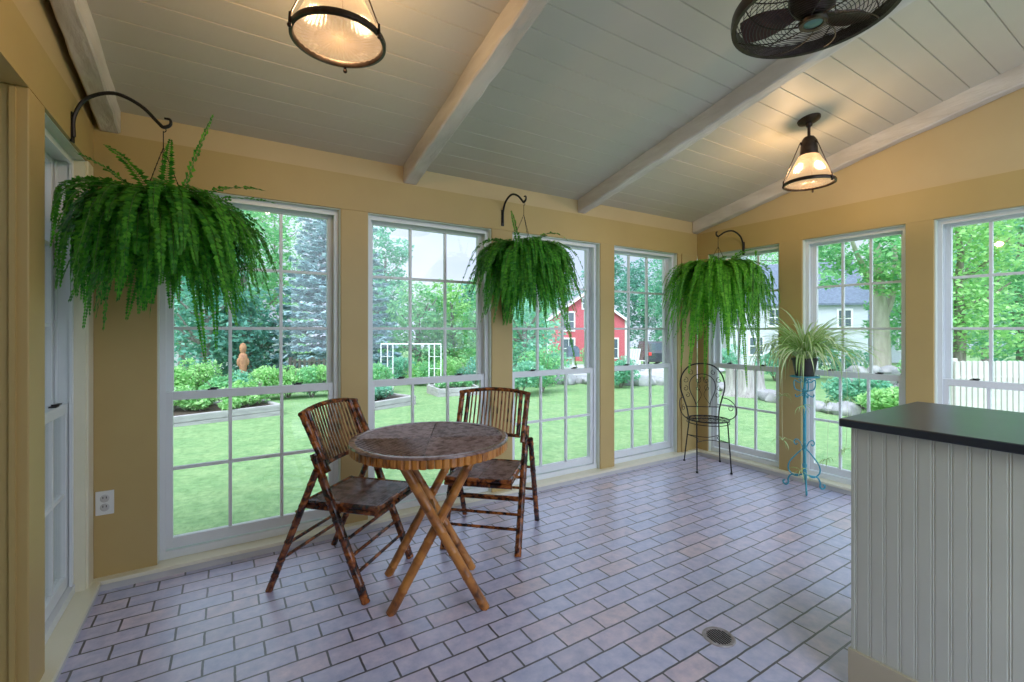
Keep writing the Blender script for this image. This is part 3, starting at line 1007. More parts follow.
# ------------------------------------------------------------------ turquoise plant stand
PS = Vector((3.985, 1.90, 0))
ps = empty('plant_stand', PS, R(25), label='tall turquoise wrought iron plant stand with scrolled feet', category='plant stand')
ZP = 0.925
b = MB(); b.tube([(0, 0, 0.085), (0, 0, ZP - 0.004)], 0.0130, 10)
for zz in (0.20, 0.335, 0.80):
    b.ball((0, 0, zz), 0.018, 8, 1, 1, 1.5)
b.build('pole', M['turq'], ps, smooth=True)
for k in range(3):
    a = 2 * PI * k / 3 + R(65)
    e = Vector((math.cos(a), math.sin(a), 0)); Z = Vector((0, 0, 1))
    b = MB()
    ctrl = [e * 0.012 + Z * 0.335, e * 0.06 + Z * 0.28, e * 0.118 + Z * 0.20, e * 0.125 + Z * 0.135, e * 0.075 + Z * 0.098, e * 0.012 + Z * 0.125]
    b.tube(spline(ctrl, 7), 0.0055, 7)
    ctrl = [e * 0.010 + Z * 0.125, e * 0.05 + Z * 0.112, e * 0.105 + Z * 0.098, e * 0.128 + Z * 0.06, e * 0.128 + Z * 0.024, e * 0.145 + Z * 0.0065, e * 0.166 + Z * 0.014, e * 0.168 + Z * 0.034, e * 0.154 + Z * 0.038]
    b.tube(spline(ctrl, 6), 0.0062, 7)
    b.build('leg', M['turq'], ps, smooth=True)
    b = MB()
    ctrl = [e * 0.012 + Z * 0.34, e * 0.035 + Z * 0.385, e * 0.065 + Z * 0.40, e * 0.082 + Z * 0.375, e * 0.066 + Z * 0.355, e * 0.055 + Z * 0.37]
    b.tube(spline(ctrl, 6), 0.0048, 6)
    b.build('lower_scroll', M['turq'], ps, smooth=True)
for k in range(4):
    a = 2 * PI * k / 4 + R(20)
    e = Vector((math.cos(a), math.sin(a), 0)); Z = Vector((0, 0, 1))
    b = MB()
    ctrl = [e * 0.046 + Z * 0.893, e * 0.030 + Z * 0.898, e * 0.024 + Z * 0.88, e * 0.045 + Z * 0.872, e * 0.072 + Z * 0.89, e * 0.078 + Z * 0.86, e * 0.066 + Z * 0.815, e * 0.012 + Z * 0.795, e * 0.035 + Z * 0.765, e * 0.062 + Z * 0.755, e * 0.068 + Z * 0.775]
    b.tube(spline(ctrl, 6), 0.0045, 6)
    b.tube([e * 0.0 + Z * (ZP - 0.006), e * 0.10 + Z * (ZP - 0.006)], 0.005, 6)
    b.build('upper_scroll', M['turq'], ps, smooth=True)
b = MB()
b.tube([(0.10 * math.cos(2 * PI * i / 28), 0.10 * math.sin(2 * PI * i / 28), ZP - 0.006) for i in range(28)], 0.0055, 7, closed=True)
b.cyl((0, 0, ZP - 0.006), 0.075, 0.005, 28)
b.build('top_plate', M['turq'], ps, smooth=True)

# spider plant
sp = empty('spider_plant', (PS.x, PS.y, ZP), 0, label='variegated spider plant in a black pot on the turquoise stand', category='plant')
b = MB(); b.lathe([(0.0001, 0), (0.066, 0), (0.088, 0.125), (0.094, 0.125), (0.094, 0.145), (0.086, 0.145), (0.084, 0.128), (0.0001, 0.125)], n=32); b.build('pot', M['pot'], sp, smooth=True)
rnd = random.Random(21)


def strap(b, pts, w0, pale):
    """a leaf blade: green margins with a pale centre stripe"""
    n = len(pts)
    rows = []
    for i, p in enumerate(pts):
        t = i / (n - 1)
        w = w0 * (0.55 + 0.9 * t * (1 - t) * 2) * (1 - t ** 4)
        tg = (pts[min(i + 1, n - 1)] - pts[max(i - 1, 0)]).normalized()
        sd = tg.cross(Vector((0, 0, 1)))
        sd = sd.normalized() if sd.length > 1e-4 else Vector((1, 0, 0))
        up = sd.cross(tg)
        rows.append([p - sd * w + up * w * 0.35, p - sd * w * pale, p + sd * w * pale, p + sd * w + up * w * 0.35])
    o = len(b.v)
    b.v.extend([tuple(q) for r2 in rows for q in r2])
    for i in range(n - 1):
        for k in range(3):
            b.f.append((o + i * 4 + k, o + i * 4 + k + 1, o + i * 4 + k + 5, o + i * 4 + k + 4)); b.mi.append(1 if k == 1 else 0)


b = MB()
for i in range(320):
    a = rnd.uniform(0, 2 * PI)
    inner = rnd.random()
    L = rnd.uniform(0.26, 0.50) if i < 220 else rnd.uniform(0.20, 0.32)
    el = rnd.uniform(0.75, 1.56) if i < 220 else rnd.uniform(1.0, 1.57)
    p = Vector((0.05 * inner * math.cos(a), 0.05 * inner * math.sin(a), 0.13))
    pts = [p.copy()]
    n = 11
    tw = rnd.uniform(-0.35, 0.35)
    bend = rnd.uniform(1.3, 2.9) if i < 220 else rnd.uniform(0.5, 1.8)
    for k in range(1, n):
        t = k / (n - 1)
        e = el - bend * t ** 1.15
        e = max(e, -1.5)
        aa = a + tw * t
        st = L * 1.3 / (n - 1)
        p = p + Vector((math.cos(aa) * math.cos(e), math.sin(aa) * math.cos(e), math.sin(e))) * st
        q = p.copy()
        q.x = min(q.x, XR - 0.02 - PS.x)
        q.y = min(q.y, 0.25)
        pts.append(q)
    strap(b, pts, rnd.uniform(0.0065, 0.0105), rnd.choice([0.5, 0.62, 0.3]))
b.build('foliage', [M['spider'], M['spider_pale']], sp)
b = MB()
rn = random.Random(5)
for (a, dr, out) in ((R(200), 0.72, 0.22), (R(170), 0.50, 0.24), (R(250), 0.62, 0.20), (R(285), 0.55, 0.26)):
    e = Vector((math.cos(a), math.sin(a), 0))
    ctrl = [Vector((0, 0, 0.14)), e * out * 0.5 + Vector((0, 0, 0.27)), e * out + Vector((0, 0, 0.18)), e * out * 1.08 + Vector((0.0, 0, -dr * 0.4)), e * out * 1.05 + Vector((0, 0, -dr))]
    for c_ in ctrl:
        c_.x = min(c_.x, XR - 0.03 - PS.x)
    pts = spline(ctrl, 7)
    b.cur = 1; b.tube(pts, 0.0013, 4)
    for at_ in (0.72, 1.0):
        q = pts[int(at_ * (len(pts) - 1))]
        for k in range(9):
            aa = rn.uniform(0, 2 * PI); el = rn.uniform(0.1, 1.2)
            pp = [q.copy()]
            x = q.copy()
            for j in range(1, 6):
                ee = el - 1.9 * j / 5
                x = x + Vector((math.cos(aa) * math.cos(ee), math.sin(aa) * math.cos(ee), math.sin(ee))) * 0.021
                y_ = x.copy(); y_.x = min(y_.x, XR - 0.02 - PS.x); y_.y = min(y_.y, 0.25)
                pp.append(y_)
            strap(b, pp, 0.0035, 0.3)
b.build('runner', [M['spider'], M['spider_pale']], sp)

# ------------------------------------------------------------------ counter
KX0, KY1, KX1 = 1.926, 0.754, 2.610
KZ = 0.977
cb = empty('counter_cabinet', (KX0, KY1, 0), 0, label='painted beadboard counter base under the black countertop', category='cabinet')
b = MB()
W_, D_ = KX1 - KX0, 2.4
b.box(0.008, -D_, 0.0, W_ - 0.008, -0.008, KZ - 0.030)
b.build('body', M['bead'], cb)
def beadboard(L, pitch):
    """cross-section (along, out): flat boards with a bead and quirks between them"""
    pr = [(0.0, 0.0)]
    s = -0.0305
    pr.append((0.0, 0.010))
    while s + pitch < L:
        e = s + pitch
        pr += [(e - 0.0095, 0.010), (e - 0.0085, 0.0084), (e - 0.0065, 0.0084), (e - 0.0055, 0.0085), (e - 0.0035, 0.0098), (e - 0.0015, 0.0085), (e - 0.0005, 0.0084), (e + 0.0012, 0.0084), (e + 0.0022, 0.010)]
        s = e
    pr += [(L, 0.010), (L, 0.0)]
    return pr
b = MB()
pr = beadboard(D_, 0.0425)
vs = []
for zz in (0.148, KZ - 0.030):
    vs += [(0.008 - o, -s, zz) for (s, o) in pr]
n = len(pr)
b.add(vs, [(k, k + 1, n + k + 1, n + k) for k in range(n - 1)])
b.box(-0.004, -0.006, 0.148, 0.010, 0.006, KZ - 0.030, 0.002)
fixn(b.build('beadboard_panel', M['bead'], cb))
b = MB()
pr = beadboard(W_, 0.0425)
vs = []
for zz in (0.148, KZ - 0.030):
    vs += [(s, -0.008 + o, zz) for (s, o) in pr]
n = len(pr)
b.add(vs, [(k, k + 1, n + k + 1, n + k) for k in range(n - 1)])
fixn(b.build('end_panel', M['bead'], cb))
b = MB(); b.box(-0.013, -D_, 0.0, 0.006, 0.012, 0.148, 0.002); b.box(0.006, -0.006, 0.0, W_ + 0.01, 0.012, 0.148, 0.002)
b.build('baseboard', M['base_yellow'], cb, label='plain olive cream baseboard')
b = MB(); b.box(KX0 - 0.030, KY1 - D_, KZ - 0.029, KX1 + 0.030, KY1 + 0.034, KZ, 0.004)
b.build('countertop', M['counter'], label='long black stone countertop lying on the beadboard base', category='countertop')

# ------------------------------------------------------------------ hanging lamps
def lamp(name, x, y, zr, label):
    """holophane style pendant; zr is the height of its lower rim"""
    zc_ = cz(y)
    root = empty(name, (x, y, zc_), 0, label=label, category='lamp', group='glass pendant lamps on the ceiling')
    tilt = math.atan(SL)
    b = MB()
    b.lathe([(0.0001, -0.030), (0.030, -0.030), (0.055, -0.018), (0.068, -0.012), (0.070, 0.0), (0.0001, 0.0)], n=32)
    o = b.build('canopy', M['bronze'], root, smooth=True)
    o.rotation_euler = (-tilt, 0, 0)
    h = zr - zc_
    b = MB(); b.tube([(0, 0, -0.02), (0, 0, h + 0.315)], 0.0095, 12); b.ball((0, 0, -0.036), 0.022, 10); b.build('rod', M['bronze'], root, smooth=True)
    b = MB()
    b.lathe([(0.0001, h + 0.318), (0.030, h + 0.316), (0.042, h + 0.300), (0.050, h + 0.26), (0.054, h + 0.20), (0.058, h + 0.196), (0.058, h + 0.190), (0.0001, h + 0.190)], n=32)
    for k in range(3):
        a = 2 * PI * k / 3 + 0.4
        b.cyl((0.05 * math.cos(a), 0.05 * math.sin(a), h + 0.262), 0.006, 0.018, 8)
    b.build('socket_cap', M['bronze'], root, smooth=True)
    b = MB()
    b.lathe([(0.052, h + 0.200), (0.066, h + 0.175), (0.088, h + 0.130), (0.115, h + 0.075), (0.136, h + 0.030), (0.146, h + 0.006)], n=96, rib=0.028)
    b.build('shade', M['lamp'], root)
    b = MB()
    b.lathe([(0.147, h + 0.004), (0.120, h - 0.004), (0.080, h - 0.007), (0.040, h - 0.002), (0.016, h + 0.006), (0.0001, h + 0.009)], n=72, rib=0.0, ribz=0.0035)
    b.build('lens', M['lens'], root, label='pressed glass lens with radial ribs')
    b = MB()
    b.lathe([(0.144, h + 0.010), (0.154, h + 0.012), (0.158, h + 0.004), (0.157, h - 0.008), (0.147, h - 0.010), (0.143, h - 0.004), (0.144, h + 0.010)], n=64)
    b.build('rim_ring', M['bronze'], root, smooth=True)
    for k in range(3):
        a = 2 * PI * k / 3 + math.atan2(y, x) - R(8)
        e = Vector((math.cos(a), math.sin(a), 0)); Z = Vector((0, 0, 1))
        b = MB()
        b.tube([e * 0.052 + Z * (h + 0.285), e * 0.062 + Z * (h + 0.262), e * 0.158 + Z * (h + 0.020)], 0.0028, 6)
        b.tube([e * 0.158 + Z * (h + 0.024), e * 0.160 + Z * (h - 0.016)], 0.0055, 8)
        b.ball(e * 0.161 + Z * (h - 0.018), 0.008, 8)
        b.build('strut', M['bronze'], root, smooth=True)
    li = bpy.data.lights.new('bulb', 'POINT')
    li.energy = LAMP_W
    li.color = (1.0, 0.68, 0.38)
    li.shadow_soft_size = 0.035
    lo = bpy.data.objects.new('bulb', li)
    COL.objects.link(lo)
    lo.parent = root
    lo.location = (0, 0, h + 0.085)
    return root


LAMP_W = 14
lamp('pendant_lamp', 0.335, 1.665, 2.300, 'glass hanging lamp with a ribbed shade above the round table, seen from right below')
lamp('pendant_lamp', 3.380, 1.584, 2.296, 'smaller looking glass hanging lamp near the gable wall above the plant stand')

# ------------------------------------------------------------------ caged fan
FX, FY, FZ = 1.905, 0.878, 2.470
fan = empty('ceiling_fan', (FX, FY, FZ), 0, label='dark bronze caged fan hanging from the ceiling between two beams', category='fan')
top = cz(FY) - FZ
b = MB(); b.tube([(0, 0, 0.14), (0, 0, top - 0.02)], 0.016, 12); b.build('downrod', M['bronze'], fan, smooth=True)
b = MB(); b.lathe([(0.0001, top - 0.05), (0.05, top - 0.05), (0.075, top - 0.02), (0.078, top + 0.005), (0.0001, top + 0.005)], n=32); b.build('canopy', M['bronze'], fan, smooth=True)
b = MB(); b.lathe([(0.0001, 0.030), (0.045, 0.030), (0.072, 0.055), (0.080, 0.10), (0.078, 0.17), (0.055, 0.20), (0.0001, 0.205)], n=32); b.build('motor', M['bronze'], fan, smooth=True)
RF = 0.272
def cage(zf, rings, name):
    b = MB()
    for i in range(rings):
        r = 0.062 + (RF - 0.062) * (i + 0.5) / rings
        b.tube([(r * math.cos(2 * PI * k / 48), r * math.sin(2 * PI * k / 48), zf(r)) for k in range(48)], 0.0016, 4, closed=True)
    for k in range(8):
        a = 2 * PI * k / 8 + 0.2
        rr = [0.048 + (RF - 0.048) * j / 10 for j in range(11)]
        b.tube([(r * math.cos(a + 0.9 * (r / RF)), r * math.sin(a + 0.9 * (r / RF)), zf(r)) for r in rr], 0.0026, 5)
    return b.build(name, M['bronze'], fan, smooth=True)
cage(lambda r: 0.004 + 0.030 * (r / RF) ** 3, 17, 'front_guard')
cage(lambda r: 0.115 - 0.045 * (r / RF) ** 3, 9, 'rear_guard')
b = MB()
b.lathe([(RF - 0.006, 0.030), (RF + 0.010, 0.028), (RF + 0.013, 0.050), (RF + 0.010, 0.074), (RF - 0.006, 0.074), (RF - 0.006, 0.030)], n=64)
b.build('outer_ring', M['bronze'], fan, smooth=True)
b = MB(); b.lathe([(0.0001, -0.001), (0.030, -0.001), (0.034, -0.006), (0.046, -0.006), (0.050, 0.004), (0.046, 0.012), (0.0001, 0.012)], n=40); b.build('hub_cover', M['bronze'], fan, smooth=True)
b = MB(); b.lathe([(0.0001, -0.0045), (0.022, -0.0042), (0.0305, -0.0020), (0.0305, 0.0), (0.0001, 0.0)], n=32); b.build('badge', M['teal'], fan, smooth=True, label='round teal badge')
for k in range(3):
    a0 = 2 * PI * k / 3 + R(108)
    vs, fs = [], []
    n = 9
    for i in range(n + 1):
        t = i / n
        r = 0.06 + 0.19 * t
        wdt = 0.20 + 0.20 * math.sin(PI * min(1, t * 0.9 + 0.1))
        for j in range(5):
            s_ = j / 4 - 0.5
            a = a0 + s_ * 2 * wdt
            vs.append((r * math.cos(a), r * math.sin(a), 0.060 + 0.030 * s_ + 0.004))
    for i in range(n + 1):
        for j in range(5):
            x, y_, z = vs[i * 5 + j]
            vs.append((x, y_, z - 0.005))
    N5 = (n + 1) * 5
    for i in range(n):
        for j in range(4):
            q = (i * 5 + j, i * 5 + j + 1, (i + 1) * 5 + j + 1, (i + 1) * 5 + j)
            fs.append(q); fs.append(tuple(N5 + z for z in reversed(q)))
    for i in range(n):
        for j in (0, 4):
            fs.append((i * 5 + j, (i + 1) * 5 + j, N5 + (i + 1) * 5 + j, N5 + i * 5 + j))
    for j in range(4):
        for i in (0, n):
            fs.append((i * 5 + j, i * 5 + j + 1, N5 + i * 5 + j + 1, N5 + i * 5 + j))
    b = MB(); b.add(vs, fs)
    fixn(b.build('blade', M['blade'], fan, smooth=True, label='dark walnut fan blade'))


# ------------------------------------------------------------------ ferns on iron brackets
def frond(b, base, az, el, L, bend, wmax, rnd, clamp, n=34, sway=0.0, arcl=None, endel=-1.5):
    """one fern frond: curved stem with two rows of leaflets"""
    p = Vector(base)
    pts = [p.copy()]
    K = 16
    for k in range(1, K + 1):
        t = k / K
        e = max(el - bend * t ** 0.8, -1.52) if arcl is None else el - (el - endel) * min(1.0, t * L / arcl)
        a = az + sway * min(t, 0.6)
        p = p + Vector((math.cos(a) * math.cos(e), math.sin(a) * math.cos(e), math.sin(e))) * (L / K)
        q = clamp(p.copy())
        pts.append(q)
    b.cur = 1
    b.tube(pts, [0.0016 * (1 - 0.7 * i / K) for i in range(K + 1)], 3, caps=False)
    b.cur = 0
    for i in range(n):
        t = 0.06 + 0.94 * i / n
        f = t * K
        k = min(int(f), K - 1)
        c = pts[k].lerp(pts[k + 1], f - k)
        tg = (pts[k + 1] - pts[k]).normalized()
        sd = tg.cross(Vector((0, 0, 1)))
        if sd.length < 0.05:
            sd = Vector((-math.sin(az), math.cos(az), 0))
        sd.normalize()
        sd = (sd + Vector((rnd.uniform(-.25, .25), rnd.uniform(-.25, .25), rnd.uniform(-.25, .25)))).normalized()
        up = sd.cross(tg).normalized()
        w = wmax * (min(1, t * 4) ** 0.6) * (1 - max(0, t - 0.35) / 0.65) ** 0.7 + 0.004
        lw = L / n * 0.68
        for sg in (-1, 1):
            tip = c + sd * (sg * w) + tg * (w * 0.22) + up * rnd.uniform(-0.2, 0.3) * w * 0.6
            mid = c.lerp(tip, 0.45)
            o = len(b.v)
            vv = [clamp(c), clamp(mid + tg * lw), clamp(tip), clamp(mid - tg * lw)]
            b.v.extend([tuple(x) for x in vv])
            b.f.append((o, o + 1, o + 2, o + 3)); b.mi.append(0)


def fern(loc, hook, label, Rr, drop, n, seed, clamp, leaf, uprights=(), extra=()):
    root = empty('hanging_fern', loc, 0, label=label, category='plant', group='boston ferns hanging at the windows')
    rnd = random.Random(seed)
    L0 = Vector(loc)
    cl = lambda p: clamp(p + L0) - L0
    b = MB()
    b.lathe([(0.0001, -0.150), (0.075, -0.150), (0.105, 0.0), (0.118, 0.0), (0.118, 0.016), (0.108, 0.018), (0.103, 0.0), (0.0001, -0.01)], n=28)
    b.build('pot', M['potgreen'], root, smooth=True)
    hk = Vector(hook) - L0
    for k in range(3):
        a = 2 * PI * k / 3 + 0.5
        b = MB()
        p0 = Vector((0.112 * math.cos(a), 0.112 * math.sin(a), 0.012)); p1 = hk + Vector((0, 0, -0.085))
        b.tube([p0, p1], 0.0016, 5)
        for j in range(1, 12):
            q = p0.lerp(p1, j / 12)
            b.ball(q, 0.0032, 5)
        b.build('chain', M['black_metal'], root)
    b = MB()
    b.tube([hk + Vector((0, 0, -0.085)), hk + Vector((0, 0, -0.012))], 0.002, 6)
    b.tube(arc(hk + Vector((0, 0, -0.006)), 0.010, -PI / 2, 1.2, 10, (1, 0, 0), (0, 0, 1)), 0.002, 6)
    b.build('hanger_hook', M['black_metal'], root, smooth=True)
    b = MB()
    for i in range(n):
        az = 2 * PI * (i * 0.618034) + rnd.uniform(-0.3, 0.3)
        q = rnd.random()
        if q < 0.48:       # long outer fronds that arch over and hang
            reach = Rr * rnd.uniform(0.62, 1.0); el = rnd.uniform(0.3, 1.15)
            hang = drop * rnd.uniform(0.15, 1.0) * (1 - 0.62 * (reach / Rr) ** 3) + (drop * 0.6 if rnd.random() < 0.04 else 0)
        elif q < 0.66:     # skirt that hides the pot
            reach = Rr * rnd.uniform(0.3, 0.6); el = rnd.uniform(0.0, 0.9); hang = drop * rnd.uniform(0.3, 0.95)
        elif q < 0.86:     # middle layer
            reach = Rr * rnd.uniform(0.6, 1.02); el = rnd.uniform(0.5, 1.3); hang = drop * rnd.uniform(-0.1, 0.25)
        else:              # short fronds on top
            reach = Rr * rnd.uniform(0.3, 0.75); el = rnd.uniform(0.8, 1.45); hang = drop * rnd.uniform(-0.3, 0.0)
        rr = 0.085 * math.sqrt(rnd.random())
        al = max(0.05, reach - rr - 0.02) * (el + 1.5) / (math.sin(el) + 1.0)
        L = max(0.22, al + hang)
        frond(b, (rr * math.cos(az), rr * math.sin(az), 0.0), az, el, L, 0, rnd.uniform(0.026, 0.038), rnd, cl, n=int(24 + 30 * L), sway=rnd.uniform(-0.5, 0.5), arcl=al * rnd.uniform(0.92, 1.12), endel=rnd.uniform(-1.52, -1.15))
    for (az, el, L, bend) in uprights:
        frond(b, (0.05 * math.cos(az), 0.05 * math.sin(az), 0.0), az, el, L, bend, 0.032, rnd, cl, n=30)
    b.build('foliage', [leaf, M['stem']], root)
    return root


def bracket(base, out, label, rise, reach, drop):
    """curved iron arm on a wall plate: up, over and down to a curled hook"""
    e = Vector(out).normalized()
    root = empty('plant_bracket', base, 0, label=label, category='bracket', group='iron plant brackets')
    Z = Vector((0, 0, 1))
    b = MB()
    ctrl = [e * 0.008 + Z * -0.02, e * 0.010 + Z * rise * 0.35, e * reach * 0.16 + Z * rise * 0.80, e * reach * 0.45 + Z * rise * 1.0, e * reach * 0.74 + Z * (rise - drop * 0.32), e * reach * 0.94 + Z * (rise - drop * 0.86), e * (reach * 1.0) + Z * (rise - drop), e * (reach * 1.0 + 0.026) + Z * (rise - drop + 0.012), e * (reach * 1.0 + 0.026) + Z * (rise - drop + 0.036), e * (reach * 1.0 + 0.004) + Z * (rise - drop + 0.040)]
    pts = spline(ctrl, 6)
    b.tube(pts, [0.0078] * (len(pts) - 14) + [0.0070 - 0.0002 * i for i in range(14)], 8)
    b.build('arm', M['black_metal'], root, smooth=True)
    b = MB()
    sd = e.cross(Z)
    b.obox(e * 0.0035 + Z * (rise * 0.10), sd, e, Z, 0.011, 0.0035, rise * 0.10 + 0.045)
    for zz in (-0.02, rise * 0.2 + 0.02):
        c_ = e * 0.008 + Z * zz
        b.ball(c_, 0.006, 6)
    b.build('wall_plate', M['black_metal'], root)
    return Vector(base) + e * reach + Z * (rise - drop - 0.006)


def cl1(p):
    p.x = max(p.x, XL + 0.02 if p.y > LO[0][0] - 0.02 else XL + 0.02)
    p.y = min(p.y, DP - 0.02)
    return p


def cl2(p):
    p.y = min(p.y, DP - 0.02)
    return p


def cl3(p):
    p.y = max(p.y, 2.17)
    p.x = min(p.x, XR - 0.02)
    p.y = min(p.y, DP - 0.02)
    return p


h1 = bracket((XL, 2.66, 2.145), (0.32, -0.09, 0), 'long black iron bracket on the side wall holding the big fern', 0.185, 0.335, 0.125)
fern((h1.x, h1.y, 1.815), h1, 'big dark green fern hanging from the long bracket beside the outlet wall', 0.415, 0.42, 400, 3, cl1, M['fern'],
     uprights=((R(-15), 1.36, 0.50, 0.15), (R(-20), 1.1, 0.42, 1.3), (R(10), 0.9, 0.45, 1.0), (R(200), 1.2, 0.32, 0.9), (R(-80), 1.3, 0.35, 0.8), (R(170), 0.9, 0.33, 0.8), (R(-110), 1.0, 0.4, 1.0)))
h2 = bracket((1.822, DP, 2.145), (0, -1, 0), 'black iron bracket on the post between the chairs and the middle fern', 0.165, 0.30, 0.095)
fern((h2.x, h2.y, 1.845), h2, 'middle fern hanging before the window with the red house', 0.385, 0.50, 390, 6, cl2, M['fern'], uprights=((R(190), 1.5, 0.30, 0.3), (R(0), 1.0, 0.40, 1.6)))
h3 = bracket((XR, 2.545, 2.055), (-1, 0, 0), 'black iron bracket on the side wall holding the corner fern', 0.165, 0.40, 0.075)
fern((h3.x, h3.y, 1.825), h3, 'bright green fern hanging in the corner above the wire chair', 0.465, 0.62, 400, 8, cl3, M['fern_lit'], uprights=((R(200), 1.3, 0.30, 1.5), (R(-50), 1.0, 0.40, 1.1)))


# ================================================================== OUTDOORS
def grid_ground(name, x0, x1, y0, y1, step, m, off=0.0, **props):
    nx, ny = int((x1 - x0) / step), int((y1 - y0) / step)
    vs = [(x0 + (x1 - x0) * i / nx, y0 + (y1 - y0) * j / ny, 0) for j in range(ny + 1) for i in range(nx + 1)]
    vs = [(x, y, lawn_z(x, y) + off) for x, y, _ in vs]
    fs = [(j * (nx + 1) + i, j * (nx + 1) + i + 1, (j + 1) * (nx + 1) + i + 1, (j + 1) * (nx + 1) + i) for j in range(ny) for i in range(nx)]
    b = MB(); b.add(vs, fs)
    return b.build(name, m, **props)


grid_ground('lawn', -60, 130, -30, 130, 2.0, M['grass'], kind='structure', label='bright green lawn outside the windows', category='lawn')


def leaf_mesh(name, C, S, m, parent, rs, flat=0.0, aspect=0.6, drop=0.0):
    """a cloud of single leaves: one small quad each"""
    n = len(C)
    nrm = rs.normal(size=(n, 3)); nrm[:, 2] = np.abs(nrm[:, 2]) * (1 + flat) + flat
    nrm /= np.linalg.norm(nrm, axis=1)[:, None]
    t = rs.normal(size=(n, 3))
    t -= nrm * (t * nrm).sum(1)[:, None]
    t /= np.linalg.norm(t, axis=1)[:, None]
    bt = np.cross(nrm, t)
    s = np.asarray(S)[:, None]
    V = np.empty((n, 4, 3))
    V[:, 0] = C - t * s
    V[:, 1] = C + bt * s * aspect
    V[:, 2] = C + t * s
    V[:, 3] = C - bt * s * aspect
    me = bpy.data.meshes.new(name)
    me.vertices.add(4 * n); me.loops.add(4 * n); me.polygons.add(n)
    me.vertices.foreach_set('co', V.reshape(-1))
    me.loops.foreach_set('vertex_index', np.arange(4 * n, dtype=np.int32))
    me.polygons.foreach_set('loop_start', np.arange(0, 4 * n, 4, dtype=np.int32))
    me.polygons.foreach_set('loop_total', np.full(n, 4, dtype=np.int32))
    me.materials.append(m)
    me.update(calc_edges=True)
    me.validate()
    o = bpy.data.objects.new(name, me)
    COL.objects.link(o)
    if parent:
        o.parent = parent
    return o


def blobs(rs, n, clumps):
    """points spread near the surfaces of ellipsoid clumps (cx,cy,cz,rx,ry,rz)"""
    w = np.array([c[3] * c[4] + c[4] * c[5] + c[3] * c[5] for c in clumps]); w = w / w.sum()
    k = rs.choice(len(clumps), n, p=w)
    cl = np.array(clumps)[k]
    d = rs.normal(size=(n, 3)); d /= np.linalg.norm(d, axis=1)[:, None]
    r = rs.uniform(0.55, 1.03, n) ** 0.7
    return cl[:, :3] + d * cl[:, 3:] * r[:, None]


def trunk_mesh(h, r, rs, m, root, branches=5, spread=1.5, name='trunk'):
    b = MB()
    pts = [Vector((0, 0, -0.2))]
    for i in range(1, 7):
        pts.append(Vector((rs.normal() * 0.05 * h * 0.12, rs.normal() * 0.05 * h * 0.12, h * i / 6)))
    b.tube(pts, [r * (1.25 - 0.85 * i / 6) if i else r * 1.5 for i in range(7)], 9)
    for k in range(branches):
        i = rs.randint(2, 6)
        a = rs.uniform(0, 2 * PI)
        p = pts[i]
        q = p + Vector((math.cos(a) * spread, math.sin(a) * spread, rs.uniform(0.5, 1.1) * spread))
        m_ = (p + q) / 2 + Vector((0, 0, -0.12 * spread))
        b.tube([p, m_, q], [r * 0.5, r * 0.34, r * 0.12], 6)
    return b.build(name, m, root, smooth=True)


def tree(base, h, rad, label, leaf, seed, n=5200, s=0.13, trunk=0.16, low=0.12, bark='bark', nc=18, group='trees beyond the lawn', name='tree', cat='tree'):
    rs = np.random.RandomState(seed)
    root = empty(name, base, 0, label=label, category=cat)
    if group:
        root['group'] = group
    trunk_mesh(h * 0.72, trunk, rs, M[bark], root, 6, rad * 0.55)
    cl = []
    for i in range(nc):
        t = (i + 0.5) / nc
        z = h * (low + (0.93 - low) * t)
        prof = math.sin(PI * min(1, 0.22 + 0.74 * t)) ** 0.7
        a = rs.uniform(0, 2 * PI)
        rr = rad * prof * rs.uniform(0.25, 0.75)
        sz = rad * rs.uniform(0.32, 0.5) * (0.6 + 0.5 * prof)
        cl.append((rr * math.cos(a), rr * math.sin(a), z, sz, sz, sz * rs.uniform(0.55, 0.8)))
    cl.append((0, 0, h * 0.55, rad * 0.6, rad * 0.6, h * 0.3))
    C = blobs(rs, n, cl)
    leaf_mesh('foliage', C, rs.uniform(0.6, 1.3, n) * s, M[leaf], root, rs, 0.6)
    return root


def shrub(base, h, rad, label, leaf, seed, n=1600, s=0.055, group=None, name='shrub', cat='shrub', flowers=0):
    rs = np.random.RandomState(seed)
    root = empty(name, base, 0, label=label, category=cat)
    if group:
        root['group'] = group
    b = MB()
    for k in range(7):
        a = rs.uniform(0, 2 * PI)
        b.tube([(0, 0, -0.05), (rad * 0.3 * math.cos(a), rad * 0.3 * math.sin(a), h * 0.4), (rad * 0.6 * math.cos(a), rad * 0.6 * math.sin(a), h * 0.8)], [0.02, 0.013, 0.005], 5)
    b.build('stem', M['bark'], root)
    cl = []
    for i in range(9):
        a = rs.uniform(0, 2 * PI)
        rr = rad * rs.uniform(0.0, 0.62)
        sz = rad * rs.uniform(0.35, 0.55)
        cl.append((rr * math.cos(a), rr * math.sin(a), h * rs.uniform(0.3, 0.75), sz, sz, h * rs.uniform(0.2, 0.32)))
    C = blobs(rs, n, cl)
    C[:, 2] = np.maximum(C[:, 2], 0.02)
    leaf_mesh('foliage', C, rs.uniform(0.6, 1.3, n) * s, M[leaf], root, rs, 0.4)
    if flowers:
        C = blobs(rs, flowers, cl)
        C[:, 2] = np.maximum(C[:, 2], 0.05)
        leaf_mesh('blossom', C, rs.uniform(0.6, 1.2, flowers) * s * 0.8, M['flower'], root, rs, 0.4, 0.9)
    return root


